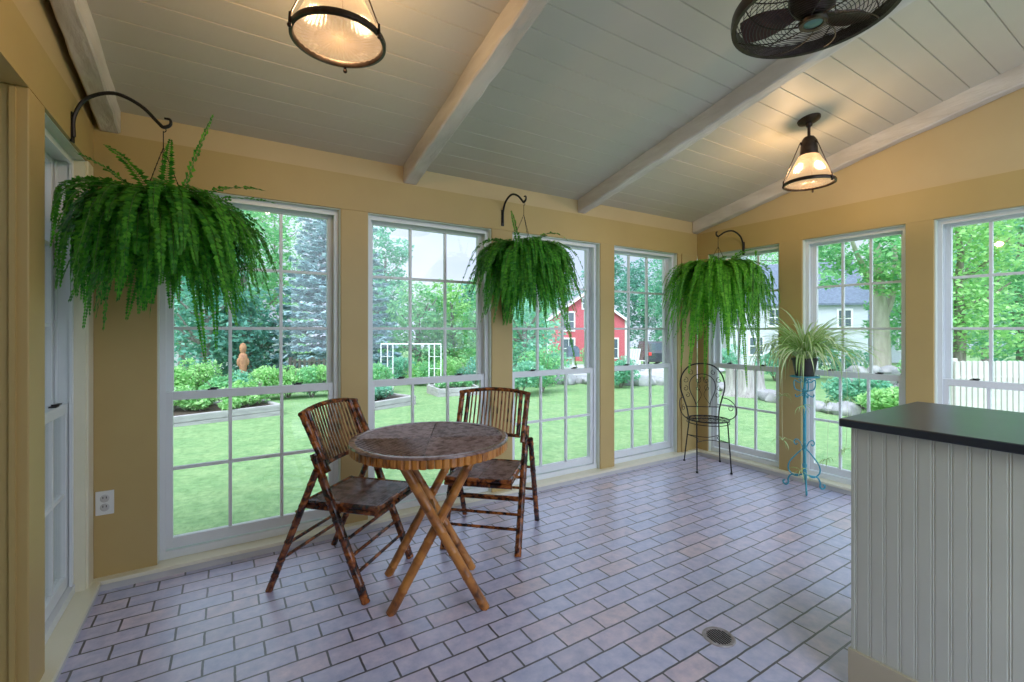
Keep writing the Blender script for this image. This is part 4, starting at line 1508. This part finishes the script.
def spruce(base, h, rad, label, seed, n=9000):
    rs = np.random.RandomState(seed)
    root = empty('spruce_tree', base, 0, label=label, category='tree')
    b = MB(); b.tube([(0, 0, -0.2), (0, 0, h * 0.5), (0, 0, h)], [0.22, 0.13, 0.02], 9); b.build('trunk', M['bark'], root, smooth=True)
    tiers = 36
    C, S = [], []
    for i in range(tiers):
        z0 = h * (0.03 + 0.95 * i / tiers)
        rt = rad * (1 - (i / tiers)) ** 0.85 + 0.08
        nb = max(5, int(13 * (1 - i / tiers) + 4))
        off = rs.uniform(0, 2 * PI)
        for k in range(nb):
            a = off + 2 * PI * k / nb + rs.uniform(-0.15, 0.15)
            L = rt * rs.uniform(0.8, 1.08)
            m_ = max(10, int(46 * L))
            t = rs.uniform(0.15, 1, m_) ** 0.7
            z = z0 - 0.16 * L * t + 0.30 * L * np.maximum(0, t - 0.6) ** 1.2 + rs.normal(0, 0.04, m_)
            w = rs.normal(0, 0.10, m_) * L * (1.15 - t)
            x = math.cos(a) * t * L - math.sin(a) * w
            y = math.sin(a) * t * L + math.cos(a) * w
            C.append(np.stack([x, y, z], 1))
    C = np.concatenate(C)
    leaf_mesh('needles', C, rs.uniform(0.08, 0.17, len(C)), M['spruce'], root, rs, 1.5, 0.55)
    return root


def G(u, t):
    p = at(u, t)
    return (p.x, p.y, p.z)


# trees seen through the back windows
tree(G(182, 19), 9.5, 3.3, 'leafy mid green tree in the window nearest the big fern, at its outer side', 'leafB', 11, 7500, 0.12)
tree(G(243, 22), 11, 3.4, 'leafy green tree in the window nearest the big fern, beside the blue spruce', 'leafA', 12, 7500, 0.12)
tree(G(205, 15.5), 4.0, 1.9, 'dark low tree behind the garden bed in the window nearest the big fern', 'leafD', 13, 4200, 0.09, low=0.02)
tree(G(250, 17), 3.6, 1.5, 'dark bushy tree behind the carved post', 'leafD', 14, 4000, 0.09, low=0.02)
tree(G(275, 44), 19.0, 5.2, 'tall green tree far behind the blue spruce', 'leafA', 51, 7000, 0.19, low=0.02)
tree(G(212, 45), 18.5, 5.2, 'tall teal tree far behind the long timber bed', 'leafB', 52, 7000, 0.19, low=0.02)
spruce(G(337, 18), 11.5, 2.55, 'tall blue grey spruce behind the first gold post', 15)
tree(G(386, 27), 9.2, 2.1, 'tall slim tree against the sky in the window between the chairs', 'leafB', 16, 5200, 0.12)
tree(G(418, 23), 4.6, 2.2, 'bushy green tree behind the white garden frame', 'leafA', 17, 5000, 0.10, low=0.02)
tree(G(378, 25.5), 5.2, 1.8, 'teal bushy tree beside the first gold post', 'leafB', 18, 3800, 0.10, low=0.02)
tree(G(452, 24), 5.1, 2.2, 'yellow green bushy tree beside the white garden frame', 'leafC', 19, 5000, 0.10, low=0.02)
tree(G(484, 22), 4.8, 1.9, 'bushy green tree beside the middle fern', 'leafA', 20, 4400, 0.10, low=0.02)
tree(G(470, 55), 9.0, 5.0, 'far dark tree under the sky between the chairs', 'leafD', 21, 4000, 0.26)
tree(G(524, 17), 3.3, 1.7, 'teal green bushy tree beside the red house', 'leafB', 22, 4600, 0.08, low=0.02)
tree(G(516, 30), 8.2, 3.2, 'green tree behind the middle fern', 'leafA', 23, 5000, 0.15)
tree(G(552, 70), 14.5, 6.0, 'far tree over the roof of the red house', 'leafB', 24, 5000, 0.3)
tree(G(606, 74), 17.0, 6.0, 'far dark tree behind the narrow gold post', 'leafD', 25, 5000, 0.3)
tree(G(645, 58), 13.2, 4.4, 'tall dark teal tree in the window next to the corner', 'leafD', 26, 7000, 0.19)
tree(G(672, 50), 12.0, 4.0, 'tall teal tree beside the corner post', 'leafB', 27, 6000, 0.18)
tree(G(712, 62), 16.5, 5.2, 'tall green tree behind the corner fern', 'leafB', 28, 6000, 0.18)
tree(G(772, 56), 15.5, 5.0, 'tall green tree behind the spider plant post', 'leafA', 29, 5500, 0.15)
tree(G(830, 54), 15.0, 5.2, 'tall pale green tree over the white house roof', 'leafA', 30, 6000, 0.2, nc=22)
tree(G(922, 32), 11.5, 3.4, 'leafy tree behind the post that rises over the countertop', 'leafA', 31, 6500, 0.14)
tree(G(960, 15), 7.4, 2.3, 'leafy bright tree over the picket fence', 'leafC', 32, 7000, 0.085, low=0.2)
tree(G(1020, 19), 8.8, 3.0, 'leafy green tree over the picket fence near the picture edge', 'leafA', 33, 7500, 0.105, low=0.1)
tree(G(985, 26), 10.0, 3.6, 'tall teal tree far behind the picket fence', 'leafB', 34, 6000, 0.13, low=0.02)
tree(G(1085, 16), 7.5, 2.8, 'leafy tree past the picket fence end', 'leafA', 35, 4500, 0.11, low=0.1)
tree(G(-40, 22), 10.5, 3.8, 'leafy tree outside the side wall beyond the outlet wall', 'leafA', 53, 5000, 0.13)
tree(G(-170, 17), 9.0, 3.4, 'leafy tree out past the house wing', 'leafB', 54, 5000, 0.13)
tree(G(90, 20), 9.5, 3.4, 'leafy tree beyond the outlet wall', 'leafB', 36, 5000, 0.13)

# big pale trunk in front of the white house
tb2 = empty('big_tree', G(882, 17), 0, label='big pale barked tree trunk beside the white house', category='tree')
b = MB()
b.tube(spline([(0.05, 0, -0.2), (0.0, 0, 0.6), (-0.05, 0, 1.6), (-0.12, 0, 2.6), (-0.3, 0, 3.8), (-0.45, 0, 5.2)], 4), [0.36, 0.33, 0.31, 0.30, 0.29, 0.28, 0.28, 0.27, 0.27, 0.26, 0.25, 0.25, 0.24, 0.22, 0.20, 0.19, 0.17, 0.15, 0.13, 0.12, 0.10], 10)
b.build('trunk', M['bark2'], tb2, smooth=True)
for (pts, r0) in (([(-0.1, 0, 2.2), (0.35, -0.2, 3.4), (0.6, -0.2, 4.8), (0.9, 0.1, 6.0)], 0.15), ([(-0.2, 0, 3.2), (-0.9, 0.2, 4.2), (-1.9, 0.1, 4.8), (-2.8, 0, 5.6)], 0.13), ([(-0.35, 0, 4.3), (0.2, 0.2, 5.4), (0.3, 0.1, 6.6)], 0.09)):
    b = MB(); q = spline(pts, 5); b.tube(q, [r0 * (1 - 0.7 * i / len(q)) for i in range(len(q))], 7); b.build('branch', M['bark2'], tb2, smooth=True)
rs = np.random.RandomState(77)
cl = [(rs.uniform(-3.0, 1.6), rs.uniform(-1.5, 1.5), rs.uniform(3.6, 7.2), rs.uniform(0.5, 0.9), rs.uniform(0.5, 0.9), rs.uniform(0.3, 0.5)) for _ in range(26)]
cl += [(1.0, 0.4, 2.0, 0.7, 0.6, 0.6), (1.3, 0.3, 3.0, 0.8, 0.7, 0.5)]
C = blobs(rs, 6500, cl); leaf_mesh('foliage', C, rs.uniform(0.06, 0.13, 6500), M['leafA'], tb2, rs, 0.6)

# raised beds of weathered timber
def bed(p, q, depth, hgt, label, seed, leaf, npl):
    P, Q = Vector(p), Vector(q)
    P.z = Q.z = 0
    ex = (Q - P); L = ex.length; ex.normalize()
    ey = Vector((-ex.y, ex.x, 0))
    if ey.dot(P) < 0:
        ey = -ey
    c = P
    z0 = min(lawn_z(P.x, P.y), lawn_z(Q.x, Q.y)) - 0.03
    root = empty('raised_bed', (P.x, P.y, z0), math.atan2(ex.y, ex.x), label=label, category='garden bed', group='raised garden beds on the lawn')
    sg = 1 if (Matrix.Rotation(math.atan2(ex.y, ex.x), 3, 'Z') @ Vector((0, 1, 0))).dot(ey) > 0 else -1
    def Y(a, b_):
        return (min(sg * a, sg * b_), max(sg * a, sg * b_))
    for (x0, x1, ya, yb_) in ((0, L, 0, 0.10), (0, L, depth - 0.1, depth), (0, 0.10, 0.1, depth - 0.1), (L - 0.10, L, 0.1, depth - 0.1)):
        lo, hi = Y(ya, yb_)
        for k in range(2):
            b = MB(); b.box(x0, lo, k * hgt / 2, x1, hi, (k + 1) * hgt / 2 - 0.006, 0.008); b.build('timber', M['timber'], root)
    lo, hi = Y(0.1, depth - 0.1)
    b = MB(); b.box(0.1, lo, 0.02, L - 0.1, hi, hgt - 0.05); b.build('soil', M['soil'], root)
    rs = random.Random(seed)
    for k in range(npl):
        x = 0.25 + (L - 0.5) * (k + 0.5) / npl
        yv = rs.uniform(0.25, depth - 0.25)
        w = P + ex * x + ey * yv
        shrub((w.x, w.y, z0 + hgt - 0.05), rs.uniform(0.25, 0.6), rs.uniform(0.24, 0.4), leaf[1], leaf[0], seed * 31 + k, 700, 0.045, group=leaf[2], name='bed_plant', cat='plant', flowers=40 if rs.random() < 0.5 else 0)
    return root


bed(at(150, 8.2), at(283, 9.9), 1.5, 0.27, 'long weathered timber garden bed outside the window nearest the big fern', 2, ('leafC', 'low leafy plant growing in the long timber bed', 'plants in the long timber bed'), 9)
bed(at(368, 10.4), at(416, 11.6), 1.2, 0.26, 'short pale timber garden bed in front of the white garden frame', 3, ('leafB', 'low leafy plant growing in the short timber bed by the white frame', 'plants in the short timber bed'), 4)
bed(at(438, 13.2), at(482, 13.8), 1.2, 0.28, 'small timber garden bed beside the middle fern', 4, ('leafA', 'low leafy plant growing in the small timber bed beside the middle fern', 'plants in the small timber bed'), 4)

# planting behind the beds
gs = [(176, 12.5, 0.9, 0.7, 'leafC'), (200, 13.2, 1.15, 0.7, 'leafC'), (222, 11.8, 0.75, 0.6, 'leafA'), (243, 12.2, 0.8, 0.65, 'leafB'), (266, 12.5, 0.95, 0.7, 'leafC'), (288, 13, 1.05, 0.7, 'leafC'), (312, 13.2, 0.95, 0.7, 'leafA'),
      (332, 13.5, 1.0, 0.7, 'leafC'), (378, 14.2, 0.95, 0.7, 'leafA'), (398, 17.2, 1.2, 0.7, 'leafB'), (414, 16.9, 0.9, 0.7, 'leafC'), (432, 16.8, 0.9, 0.7, 'leafA'), (452, 16.2, 1.1, 0.8, 'leafC'), (474, 15.6, 1.15, 0.8, 'leafD'), (490, 15.0, 1.0, 0.7, 'leafB')]
for i, (u, t, h, r, lf) in enumerate(gs):
    a = u < 345
    shrub(G(u, t), h, r, 'loose leafy plant in the border behind the long timber bed' if a else 'loose leafy plant in the border around the white garden frame', lf, 200 + i, 2600, 0.042,
          group='border plants behind the long bed' if a else 'border plants by the white frame', name='border_plant', cat='plant', flowers=60 if i % 3 == 1 else 0)
ss = [(520, 13.5, 1.15, 0.9, 'leafB', 'rounded teal shrub at the lawn edge beside the middle fern'), (542, 14.5, 1.45, 0.85, 'leafA', 'rounded green shrub before the red house'), (556, 24, 1.3, 1.0, 'leafB', 'low shrub at the foot of the red house wall'),
      (590, 26, 1.4, 1.0, 'leafA', 'low shrub by the mailbox'), (621, 16, 1.2, 0.75, 'leafB', 'small teal shrub beside the boulders next to the narrow gold post'), (775, 19, 1.3, 1.0, 'leafB', 'teal shrub behind the tree stump'),
      (842, 19, 1.5, 1.0, 'leafB', 'green shrub against the white house'), (862, 10.8, 0.85, 0.75, 'leafB', 'rounded teal bush at the lawn edge behind the countertop'), (893, 9.5, 0.72, 0.7, 'leafC', 'yellow green bush behind the end of the countertop'), (812, 20, 1.6, 1.0, 'leafD', 'dark shrub behind the spider plant'),
      (920, 13, 1.2, 0.9, 'leafA', 'green bush behind the post over the countertop'), (730, 24, 1.5, 1.1, 'leafB', 'teal shrub by the white house corner')]
for i, (u, t, h, r, lf, lb) in enumerate(ss):
    shrub(G(u, t), h, r, lb, lf, 300 + i, 2200, 0.055)

# white metal garden frame
p0 = at(381, 15.4); p1 = at(441, 15.4)
ex = (p1 - p0).normalized()
gf = empty('garden_trellis', ((p0 + p1) / 2), math.atan2(ex.y, ex.x), label='white metal garden trellis with ladder sides standing among border plants', category='trellis')
hl = (p1 - p0).length / 2
for sx in (-1, 1):
    b = MB()
    for o in (0.0, 0.22, 0.40):
        b.tube([(sx * (hl - o), 0, -0.05), (sx * (hl - o), 0, 1.52)], 0.020, 6)
    for zz in (0.3, 0.7, 1.1):
        b.tube([(sx * hl, 0, zz), (sx * (hl - 0.4), 0, zz)], 0.010, 5)
    b.build('side_ladder', M['trim_w'], gf, smooth=True)
b = MB(); b.tube([(-hl, 0, 1.52), (hl, 0, 1.52)], 0.022, 6); b.build('top_bar', M['trim_w'], gf, smooth=True)

# carved post and dark fence
cp = empty('carved_post', G(243, 12.9), 0, label='reddish carved wooden post standing in the garden border', category='post')
b = MB(); b.lathe([(0.10, -0.1), (0.11, 0.35), (0.085, 0.75), (0.10, 0.95), (0.12, 1.10), (0.10, 1.22), (0.06, 1.27), (0.085, 1.36), (0.09, 1.45), (0.06, 1.53), (0.001, 1.56)], n=14); b.build('shaft', M['carved'], cp, smooth=True)
b = MB(); b.ball((-0.10, 0, 1.02), 0.07, 8, 0.8, 0.8, 1.8); b.ball((0.10, 0, 1.02), 0.07, 8, 0.8, 0.8, 1.8); b.build('wing', M['carved'], cp, smooth=True)


def fence(p, q, hgt, gap, w, m, name, label, rails):
    P, Q = Vector(p), Vector(q)
    ex = Q - P; ex.z = 0
    L = ex.length; ex.normalize()
    root = empty(name, (P.x, P.y, P.z), math.atan2(ex.y, ex.x), label=label, category='fence')
    dz = (Q.z - P.z) / L
    n = int(L / gap)
    for i in range(n + 1):
        x = i * gap
        z = dz * x
        b = MB()
        b.prism([(x - w / 2, z + 0.03), (x + w / 2, z + 0.03), (x + w / 2, z + hgt - 0.012), (x, z + hgt), (x - w / 2, z + hgt - 0.012)], 'y', -0.012, 0.012)
        fixn(b.build('picket', m, root))
    for zz in rails:
        b = MB(); b.tube([(0, 0.03, zz), (L, 0.03, zz + dz * L)], 0.035, 4); b.build('rail', m, root)
    for x in (0, L / 2, L):
        b = MB(); b.box(x - 0.05, 0.035, dz * x - 0.1, x + 0.05, 0.13, dz * x + hgt + 0.04, 0.006); b.build('fence_post', m, root)
    return root


fence(at(957, 8.0), at(1130, 8.1), 1.24, 0.105, 0.076, M['picket'], 'picket_fence', 'white wooden picket fence behind the countertop', (0.3, 0.95))
fence(at(290, 14.9), at(334, 15.1), 1.05, 0.15, 0.08, M['darkfence'], 'dark_fence', 'dark wooden picket fence under the blue spruce', (0.3, 0.95))

# boulders along the lawn edge
rb = random.Random(9)


def boulder(loc, s, seed, label, group):
    r2 = random.Random(seed)
    b = MB()
    b.ball((0, 0, 0), 1.0, 10)
    k = [r2.uniform(-1, 1) for _ in range(9)]
    out = []
    for (x, y, z) in b.v:
        f = 1 + 0.16 * math.sin(3 * x + 5 * k[0]) * math.cos(2.6 * y + 4 * k[1]) + 0.13 * math.sin(4 * z + 5 * k[2]) * math.cos(3 * x + k[3] * 6) + 0.09 * math.sin(6 * y + k[4] * 6)
        f = min(f, 1.12)
        out.append((x * f * s[0], y * f * s[1], z * f * s[2] + s[2] * 0.55))
    b.v = out
    o = b.build('boulder', M['rock'], smooth=True, label=label, category='rock', group=group)
    o.location = loc
    o.rotation_euler = (0, 0, r2.uniform(0, 6))
    return o


spots = [(560, 17.5), (570, 17.2), (581, 17.8), (594, 17.4), (624, 17.0), (634, 17.3), (643, 16.8), (653, 17.3), (663, 17.0), (673, 17.6)]
for i, (u, t) in enumerate(spots):
    a = u < 600
    s = rb.uniform(0.24, 0.36)
    boulder(G(u, t), (s * 1.25, s, s * rb.uniform(0.6, 1.0)), 40 + i, 'grey boulder at the lawn edge before the red house' if a else 'grey boulder at the lawn edge before the parked car', 'boulders before the red house' if a else 'boulders before the parked car')
spots = [(768, 12.5), (778, 12.0), (790, 11.6), (803, 11.0), (818, 10.6), (832, 10.2), (846, 9.9), (722, 15)]
for i, (u, t) in enumerate(spots):
    s = rb.uniform(0.20, 0.30)
    boulder(G(u, t), (s * 1.3, s, s * rb.uniform(0.55, 0.85)), 60 + i, 'grey boulder at the lawn edge behind the plant stand', 'boulders behind the plant stand')
# dry stone wall before the big tree: single stones
k = 0
for row in range(3):
    u = 852 + row * 2
    while u < 920:
        s = rb.uniform(0.20, 0.30)
        p = at(u, 15.0)
        boulder((p.x, p.y, p.z + row * 0.26), (s * 1.25, s, 0.19), 90 + k, 'grey stone of the low dry stone wall before the big tree', 'stones of the dry stone wall')
        u += s * 2.3 * F / 15.0
        k += 1

# tree stump
st = empty('tree_stump', G(744, 13.6), 0, label='big weathered grey tree stump on the lawn behind the wire chair', category='stump')
b = MB()
vs, fs = [], []
rs = np.random.RandomState(4)
n = 28
prof = [(0.66, -0.05), (0.56, 0.12), (0.50, 0.35), (0.48, 0.65), (0.49, 0.86)]
jag = [rs.uniform(-0.10, 0.08) for _ in range(n)]
lob = [1 + 0.10 * math.sin(5 * 2 * PI * i / n + 1) + rs.uniform(-0.04, 0.04) for i in range(n)]
for j, (r, z) in enumerate(prof):
    for i in range(n):
        a = 2 * PI * i / n
        q = r * (lob[i] if j < 4 else 1 + (lob[i] - 1) * 0.8)
        vs.append((q * math.cos(a), q * math.sin(a), z + (jag[i] if j == 4 else 0)))
for j in range(len(prof) - 1):
    for i in range(n):
        fs.append((j * n + i, j * n + (i + 1) % n, (j + 1) * n + (i + 1) % n, (j + 1) * n + i))
vs.append((0, 0, 0.80)); c_ = len(vs) - 1
for i in range(n):
    fs.append((4 * n + i, 4 * n + (i + 1) % n, c_))
b.add(vs, fs); b.build('stump_wood', M['stump'], st, smooth=True)


# houses
def house(c, rz, W, D, H, ridge, wall, roof, label, wins, gable_front=True, over=0.3, chimney=None, name='house'):
    """front faces local -y"""
    root = empty(name, c, rz, label=label, category='house')
    b = MB()
    h = W / 2
    if gable_front:
        b.prism([(-h, 0), (h, 0), (h, H), (0, ridge), (-h, H)], 'y', 0, D)
    else:
        b.prism([(0, 0), (D, 0), (D, H), (D / 2, ridge), (0, H)], 'x', -h, h)
    fixn(b.build('wall', M[wall], root))
    b = MB()
    if gable_front:
        sl = (ridge - H) / h
        for sx in (-1, 1):
            e = h + over
            z_e = H - sl * over
            b.prism([(sx * e, z_e), (sx * e, z_e + 0.14), (0, ridge + 0.16), (0, ridge + 0.01)], 'y', -over, D + over)
    else:
        sl = (ridge - H) / (D / 2)
        for (y0, sg) in ((-over, 1), (D + over, -1)):
            z_e = H - sl * over
            b.prism([(y0, z_e), (y0, z_e + 0.14), (D / 2, ridge + 0.16), (D / 2, ridge + 0.01)], 'x', -h - over, h + over)
    ro = fixn(b.build('roof', M[roof], root))
    if gable_front:
        b = MB()
        for sx in (-1, 1):
            b.prism([(sx * (h + over), H - sl * over - 0.12), (sx * (h + over), H - sl * over + 0.12), (0, ridge + 0.14), (0, ridge - 0.12)], 'y', -over - 0.03, -over)
            b.box(sx * h - 0.10, -0.03, 0, sx * h + 0.10, 0.0, H)
        fixn(b.build('white_trim', M['trim_w'], root))
    for (x, z, w, hh) in wins:
        b = MB()
        for (x0, x1, z0, z1) in ((x - w / 2 - 0.12, x + w / 2 + 0.12, z - 0.12, z), (x - w / 2 - 0.12, x + w / 2 + 0.12, z + hh, z + hh + 0.14), (x - w / 2 - 0.12, x - w / 2, z, z + hh), (x + w / 2, x + w / 2 + 0.12, z, z + hh), (x - w / 2, x + w / 2, z + hh / 2 - 0.03, z + hh / 2 + 0.03), (x - 0.02, x + 0.02, z, z + hh)):
            b.box(x0, -0.06, z0, x1, -0.004, z1)
        fo = b.build('window', M['trim_w'], root)
        p = MB(); p.box(x - w / 2, -0.03, z, x + w / 2, -0.004, z + hh); p.build('pane', M['pane_out'], fo)
    if chimney:
        b = MB(); x, y, z0, z1, w = chimney
        b.box(x - w / 2, y - w / 2, z0, x + w / 2, y + w / 2, z1); b.box(x - w / 2 - 0.06, y - w / 2 - 0.06, z1, x + w / 2 + 0.06, y + w / 2 + 0.06, z1 + 0.15)
        b.build('chimney', M['chim'], root)
    return root


p0, p1 = at(548, 40), at(626, 40)
c = (p0 + p1) / 2; ex = (p1 - p0).normalized()
house((c.x, c.y, -1.75), math.atan2(ex.y, ex.x), (p1 - p0).length, 9, 3.9, 6.3, 'redwall', 'roof', 'red clapboard house with a grey gable roof beyond the driveway', [(-1.6, 3.0, 0.9, 1.5), (0.3, 3.0, 0.9, 1.5), (-1.6, 0.6, 0.9, 1.6), (0.6, 0.6, 0.9, 1.6), (2.2, 0.6, 0.9, 1.6), (0.0, 4.9, 0.7, 0.8)])
p0, p1 = at(727, 34), at(868, 31)
c = (p0 + p1) / 2; ex = (p1 - p0).normalized()
house((c.x, c.y, -1.3), math.atan2(ex.y, ex.x), (p1 - p0).length, 8, 4.5, 7.6, 'whitewall', 'roofdark', 'white clapboard house with a slate roof beyond the stump and boulders', [(-3.5, 2.9, 0.7, 1.1), (-1.2, 2.9, 0.7, 1.1), (3.0, 2.8, 0.7, 1.1), (-2.4, 0.8, 0.8, 1.2), (2.0, 0.8, 0.7, 1.1)], gable_front=False, chimney=(-3.7, 4.0, 6.5, 8.6, 0.8))
p0, p1 = at(884, 36), at(925, 36)
c = (p0 + p1) / 2; ex = (p1 - p0).normalized()
house((c.x, c.y, -1.3), math.atan2(ex.y, ex.x), 4.5, 6, 2.6, 4.3, 'whitewall', 'roofdark', 'small white outbuilding far behind the big tree', [(0, 1.0, 0.9, 1.2)], gable_front=True)
p0, p1 = at(166, 27), at(240, 27)
c = (p0 + p1) / 2; ex = (p1 - p0).normalized()
house((c.x, c.y, -1.1), math.atan2(ex.y, ex.x), 4.6, 6, 2.8, 4.6, 'whitewall', 'roof', 'pale shed hidden among the trees in the window nearest the big fern', [(0.5, 1.0, 0.9, 1.2)], gable_front=True)

# driveway
P = [at(505, 22), at(700, 19.5), at(730, 27), at(690, 33), at(505, 33)]
b = MB(); b.add([(p.x, p.y, lawn_z(p.x, p.y) + 0.03) for p in P], [tuple(range(5))])
b.build('driveway', M['road'], kind='structure', label='pale gravel driveway beyond the boulders', category='driveway')

# parked car, seen from behind
p = at(662, 30)
ex = (at(670, 30) - at(655, 30)).normalized()
cr = empty('parked_car', (p.x, p.y, p.z), math.atan2(ex.y, ex.x), label='dark parked car with a red tail light on the driveway', category='car')
b = MB()
b.prism([(-0.1, 0.42), (0.0, 0.32), (4.2, 0.32), (4.35, 0.5), (4.3, 0.82), (3.2, 0.98), (0.05, 1.02), (-0.08, 0.9)], 'x', -0.9, 0.9)
b.prism([(0.05, 1.0), (3.2, 0.98), (2.5, 1.62), (0.45, 1.66)], 'x', -0.78, 0.78)
fixn(b.build('body', M['car'], cr))
b = MB(); b.box(-0.66, 0.10, 1.08, 0.66, 0.24, 1.56); o = b.build('rear_window', M['pane_out'], cr)
for sx in (-1, 1):
    b = MB(); b.box(sx * 0.80 - 0.09, -0.13, 0.74, sx * 0.80 + 0.09, -0.02, 0.96, 0.02); b.build('tail_light', M['tail'], cr)
    for yy in (0.75, 3.4):
        b = MB()
        b.tube([(sx * 0.92, yy, 0.33), (sx * 0.70, yy, 0.33)], 0.33, 20); b.build('wheel', M['tyre'], cr, smooth=True)

# mailbox
p = at(573, 21)
mb_ = empty('mailbox', (p.x, p.y, p.z), -YAW, label='dark mailbox on a post at the driveway before the red house', category='mailbox')
b = MB(); b.box(-0.05, -0.05, -0.1, 0.05, 0.05, 0.95, 0.005); b.build('post', M['trim_w'], mb_)
b = MB()
poly = [(-0.26, 0.95), (0.26, 0.95)] + [(0.26 * math.cos(PI * i / 8), 1.25 + 0.2 * math.sin(PI * i / 8)) for i in range(9)]
b.prism(poly, 'y', -0.3, 0.35); fixn(b.build('box', M['roofdark'], mb_))
# white garden chair by the driveway
p = at(636, 25)
gc = empty('garden_chair', (p.x, p.y, p.z), -YAW + 0.3, label='white slatted garden chair by the driveway', category='chair')
for k in range(5):
    b = MB(); b.obox((-0.32 + 0.16 * k, 0.28, 0.78), (1, 0, 0), (0, 0.95, 0.3), (0, -0.3, 0.95), 0.065, 0.015, 0.48); b.build('back_slat', M['trim_w'], gc)
b = MB(); b.obox((0, 0, 0.36), (1, 0, 0), (0, 1, -0.15), (0, 0.15, 1), 0.36, 0.32, 0.02); b.build('seat', M['trim_w'], gc)
for sx in (-1, 1):
    b = MB(); b.box(sx * 0.42 - 0.07, -0.4, 0.58, sx * 0.42 + 0.07, 0.3, 0.61); b.build('armrest', M['trim_w'], gc)
    for yy in (-0.33, 0.25):
        b = MB(); b.box(sx * 0.40 - 0.04, yy - 0.04, 0.0, sx * 0.40 + 0.04, yy + 0.04, 0.58); b.build('leg', M['trim_w'], gc)

# overhead cables
def cable(p, q, sag, label):
    pts = []
    for i in range(15):
        t = i / 14
        v = Vector(p).lerp(Vector(q), t); v.z -= sag * 4 * t * (1 - t)
        pts.append(v)
    b = MB(); b.tube(pts, 0.018, 5)
    b.build('overhead_cable', M['tyre'], label=label, category='cable')
cable(at(760, 24, 4.9), at(1100, 13.5, 4.0), 0.25, 'dark overhead cable crossing the treetops above the picket fence')

# ================================================================== LIGHT
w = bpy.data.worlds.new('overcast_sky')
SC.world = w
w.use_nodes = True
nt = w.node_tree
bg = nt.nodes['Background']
tc = nt.nodes.new('ShaderNodeTexCoord')
mp = nt.nodes.new('ShaderNodeMapping'); mp.inputs['Scale'].default_value = (1, 1, 3)
nz = nt.nodes.new('ShaderNodeTexNoise'); nz.inputs['Scale'].default_value = 2.2; nz.inputs['Detail'].default_value = 6
rp = nt.nodes.new('ShaderNodeValToRGB')
rp.color_ramp.elements[0].position = 0.38; rp.color_ramp.elements[0].color = (0.56, 0.67, 0.88, 1)
rp.color_ramp.elements[1].position = 0.62; rp.color_ramp.elements[1].color = (0.72, 0.80, 0.95, 1)
nt.links.new(tc.outputs['Generated'], mp.inputs['Vector'])
nt.links.new(mp.outputs['Vector'], nz.inputs['Vector'])
nt.links.new(nz.outputs['Fac'], rp.inputs['Fac'])
nt.links.new(rp.outputs['Color'], bg.inputs['Color'])
# glow added to the sky high behind the camera to fill the room
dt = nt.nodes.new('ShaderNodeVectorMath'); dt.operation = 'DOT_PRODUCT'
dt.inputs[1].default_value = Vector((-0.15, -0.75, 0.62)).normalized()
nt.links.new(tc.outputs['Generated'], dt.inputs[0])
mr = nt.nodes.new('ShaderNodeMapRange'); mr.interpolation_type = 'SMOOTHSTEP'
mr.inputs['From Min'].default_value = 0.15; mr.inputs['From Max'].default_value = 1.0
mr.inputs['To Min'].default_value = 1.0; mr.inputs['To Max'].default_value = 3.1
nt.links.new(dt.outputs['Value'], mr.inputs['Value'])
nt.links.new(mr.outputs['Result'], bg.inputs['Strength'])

su = bpy.data.lights.new('hazy_sun', 'SUN')
su.energy = 2.1
su.angle = R(30)
su.color = (0.95, 1.0, 0.97)
so = bpy.data.objects.new('hazy_sun', su)
COL.objects.link(so)
so.rotation_euler = Vector((0.72, 0.30, -1.0)).to_track_quat('-Z', 'Y').to_euler()
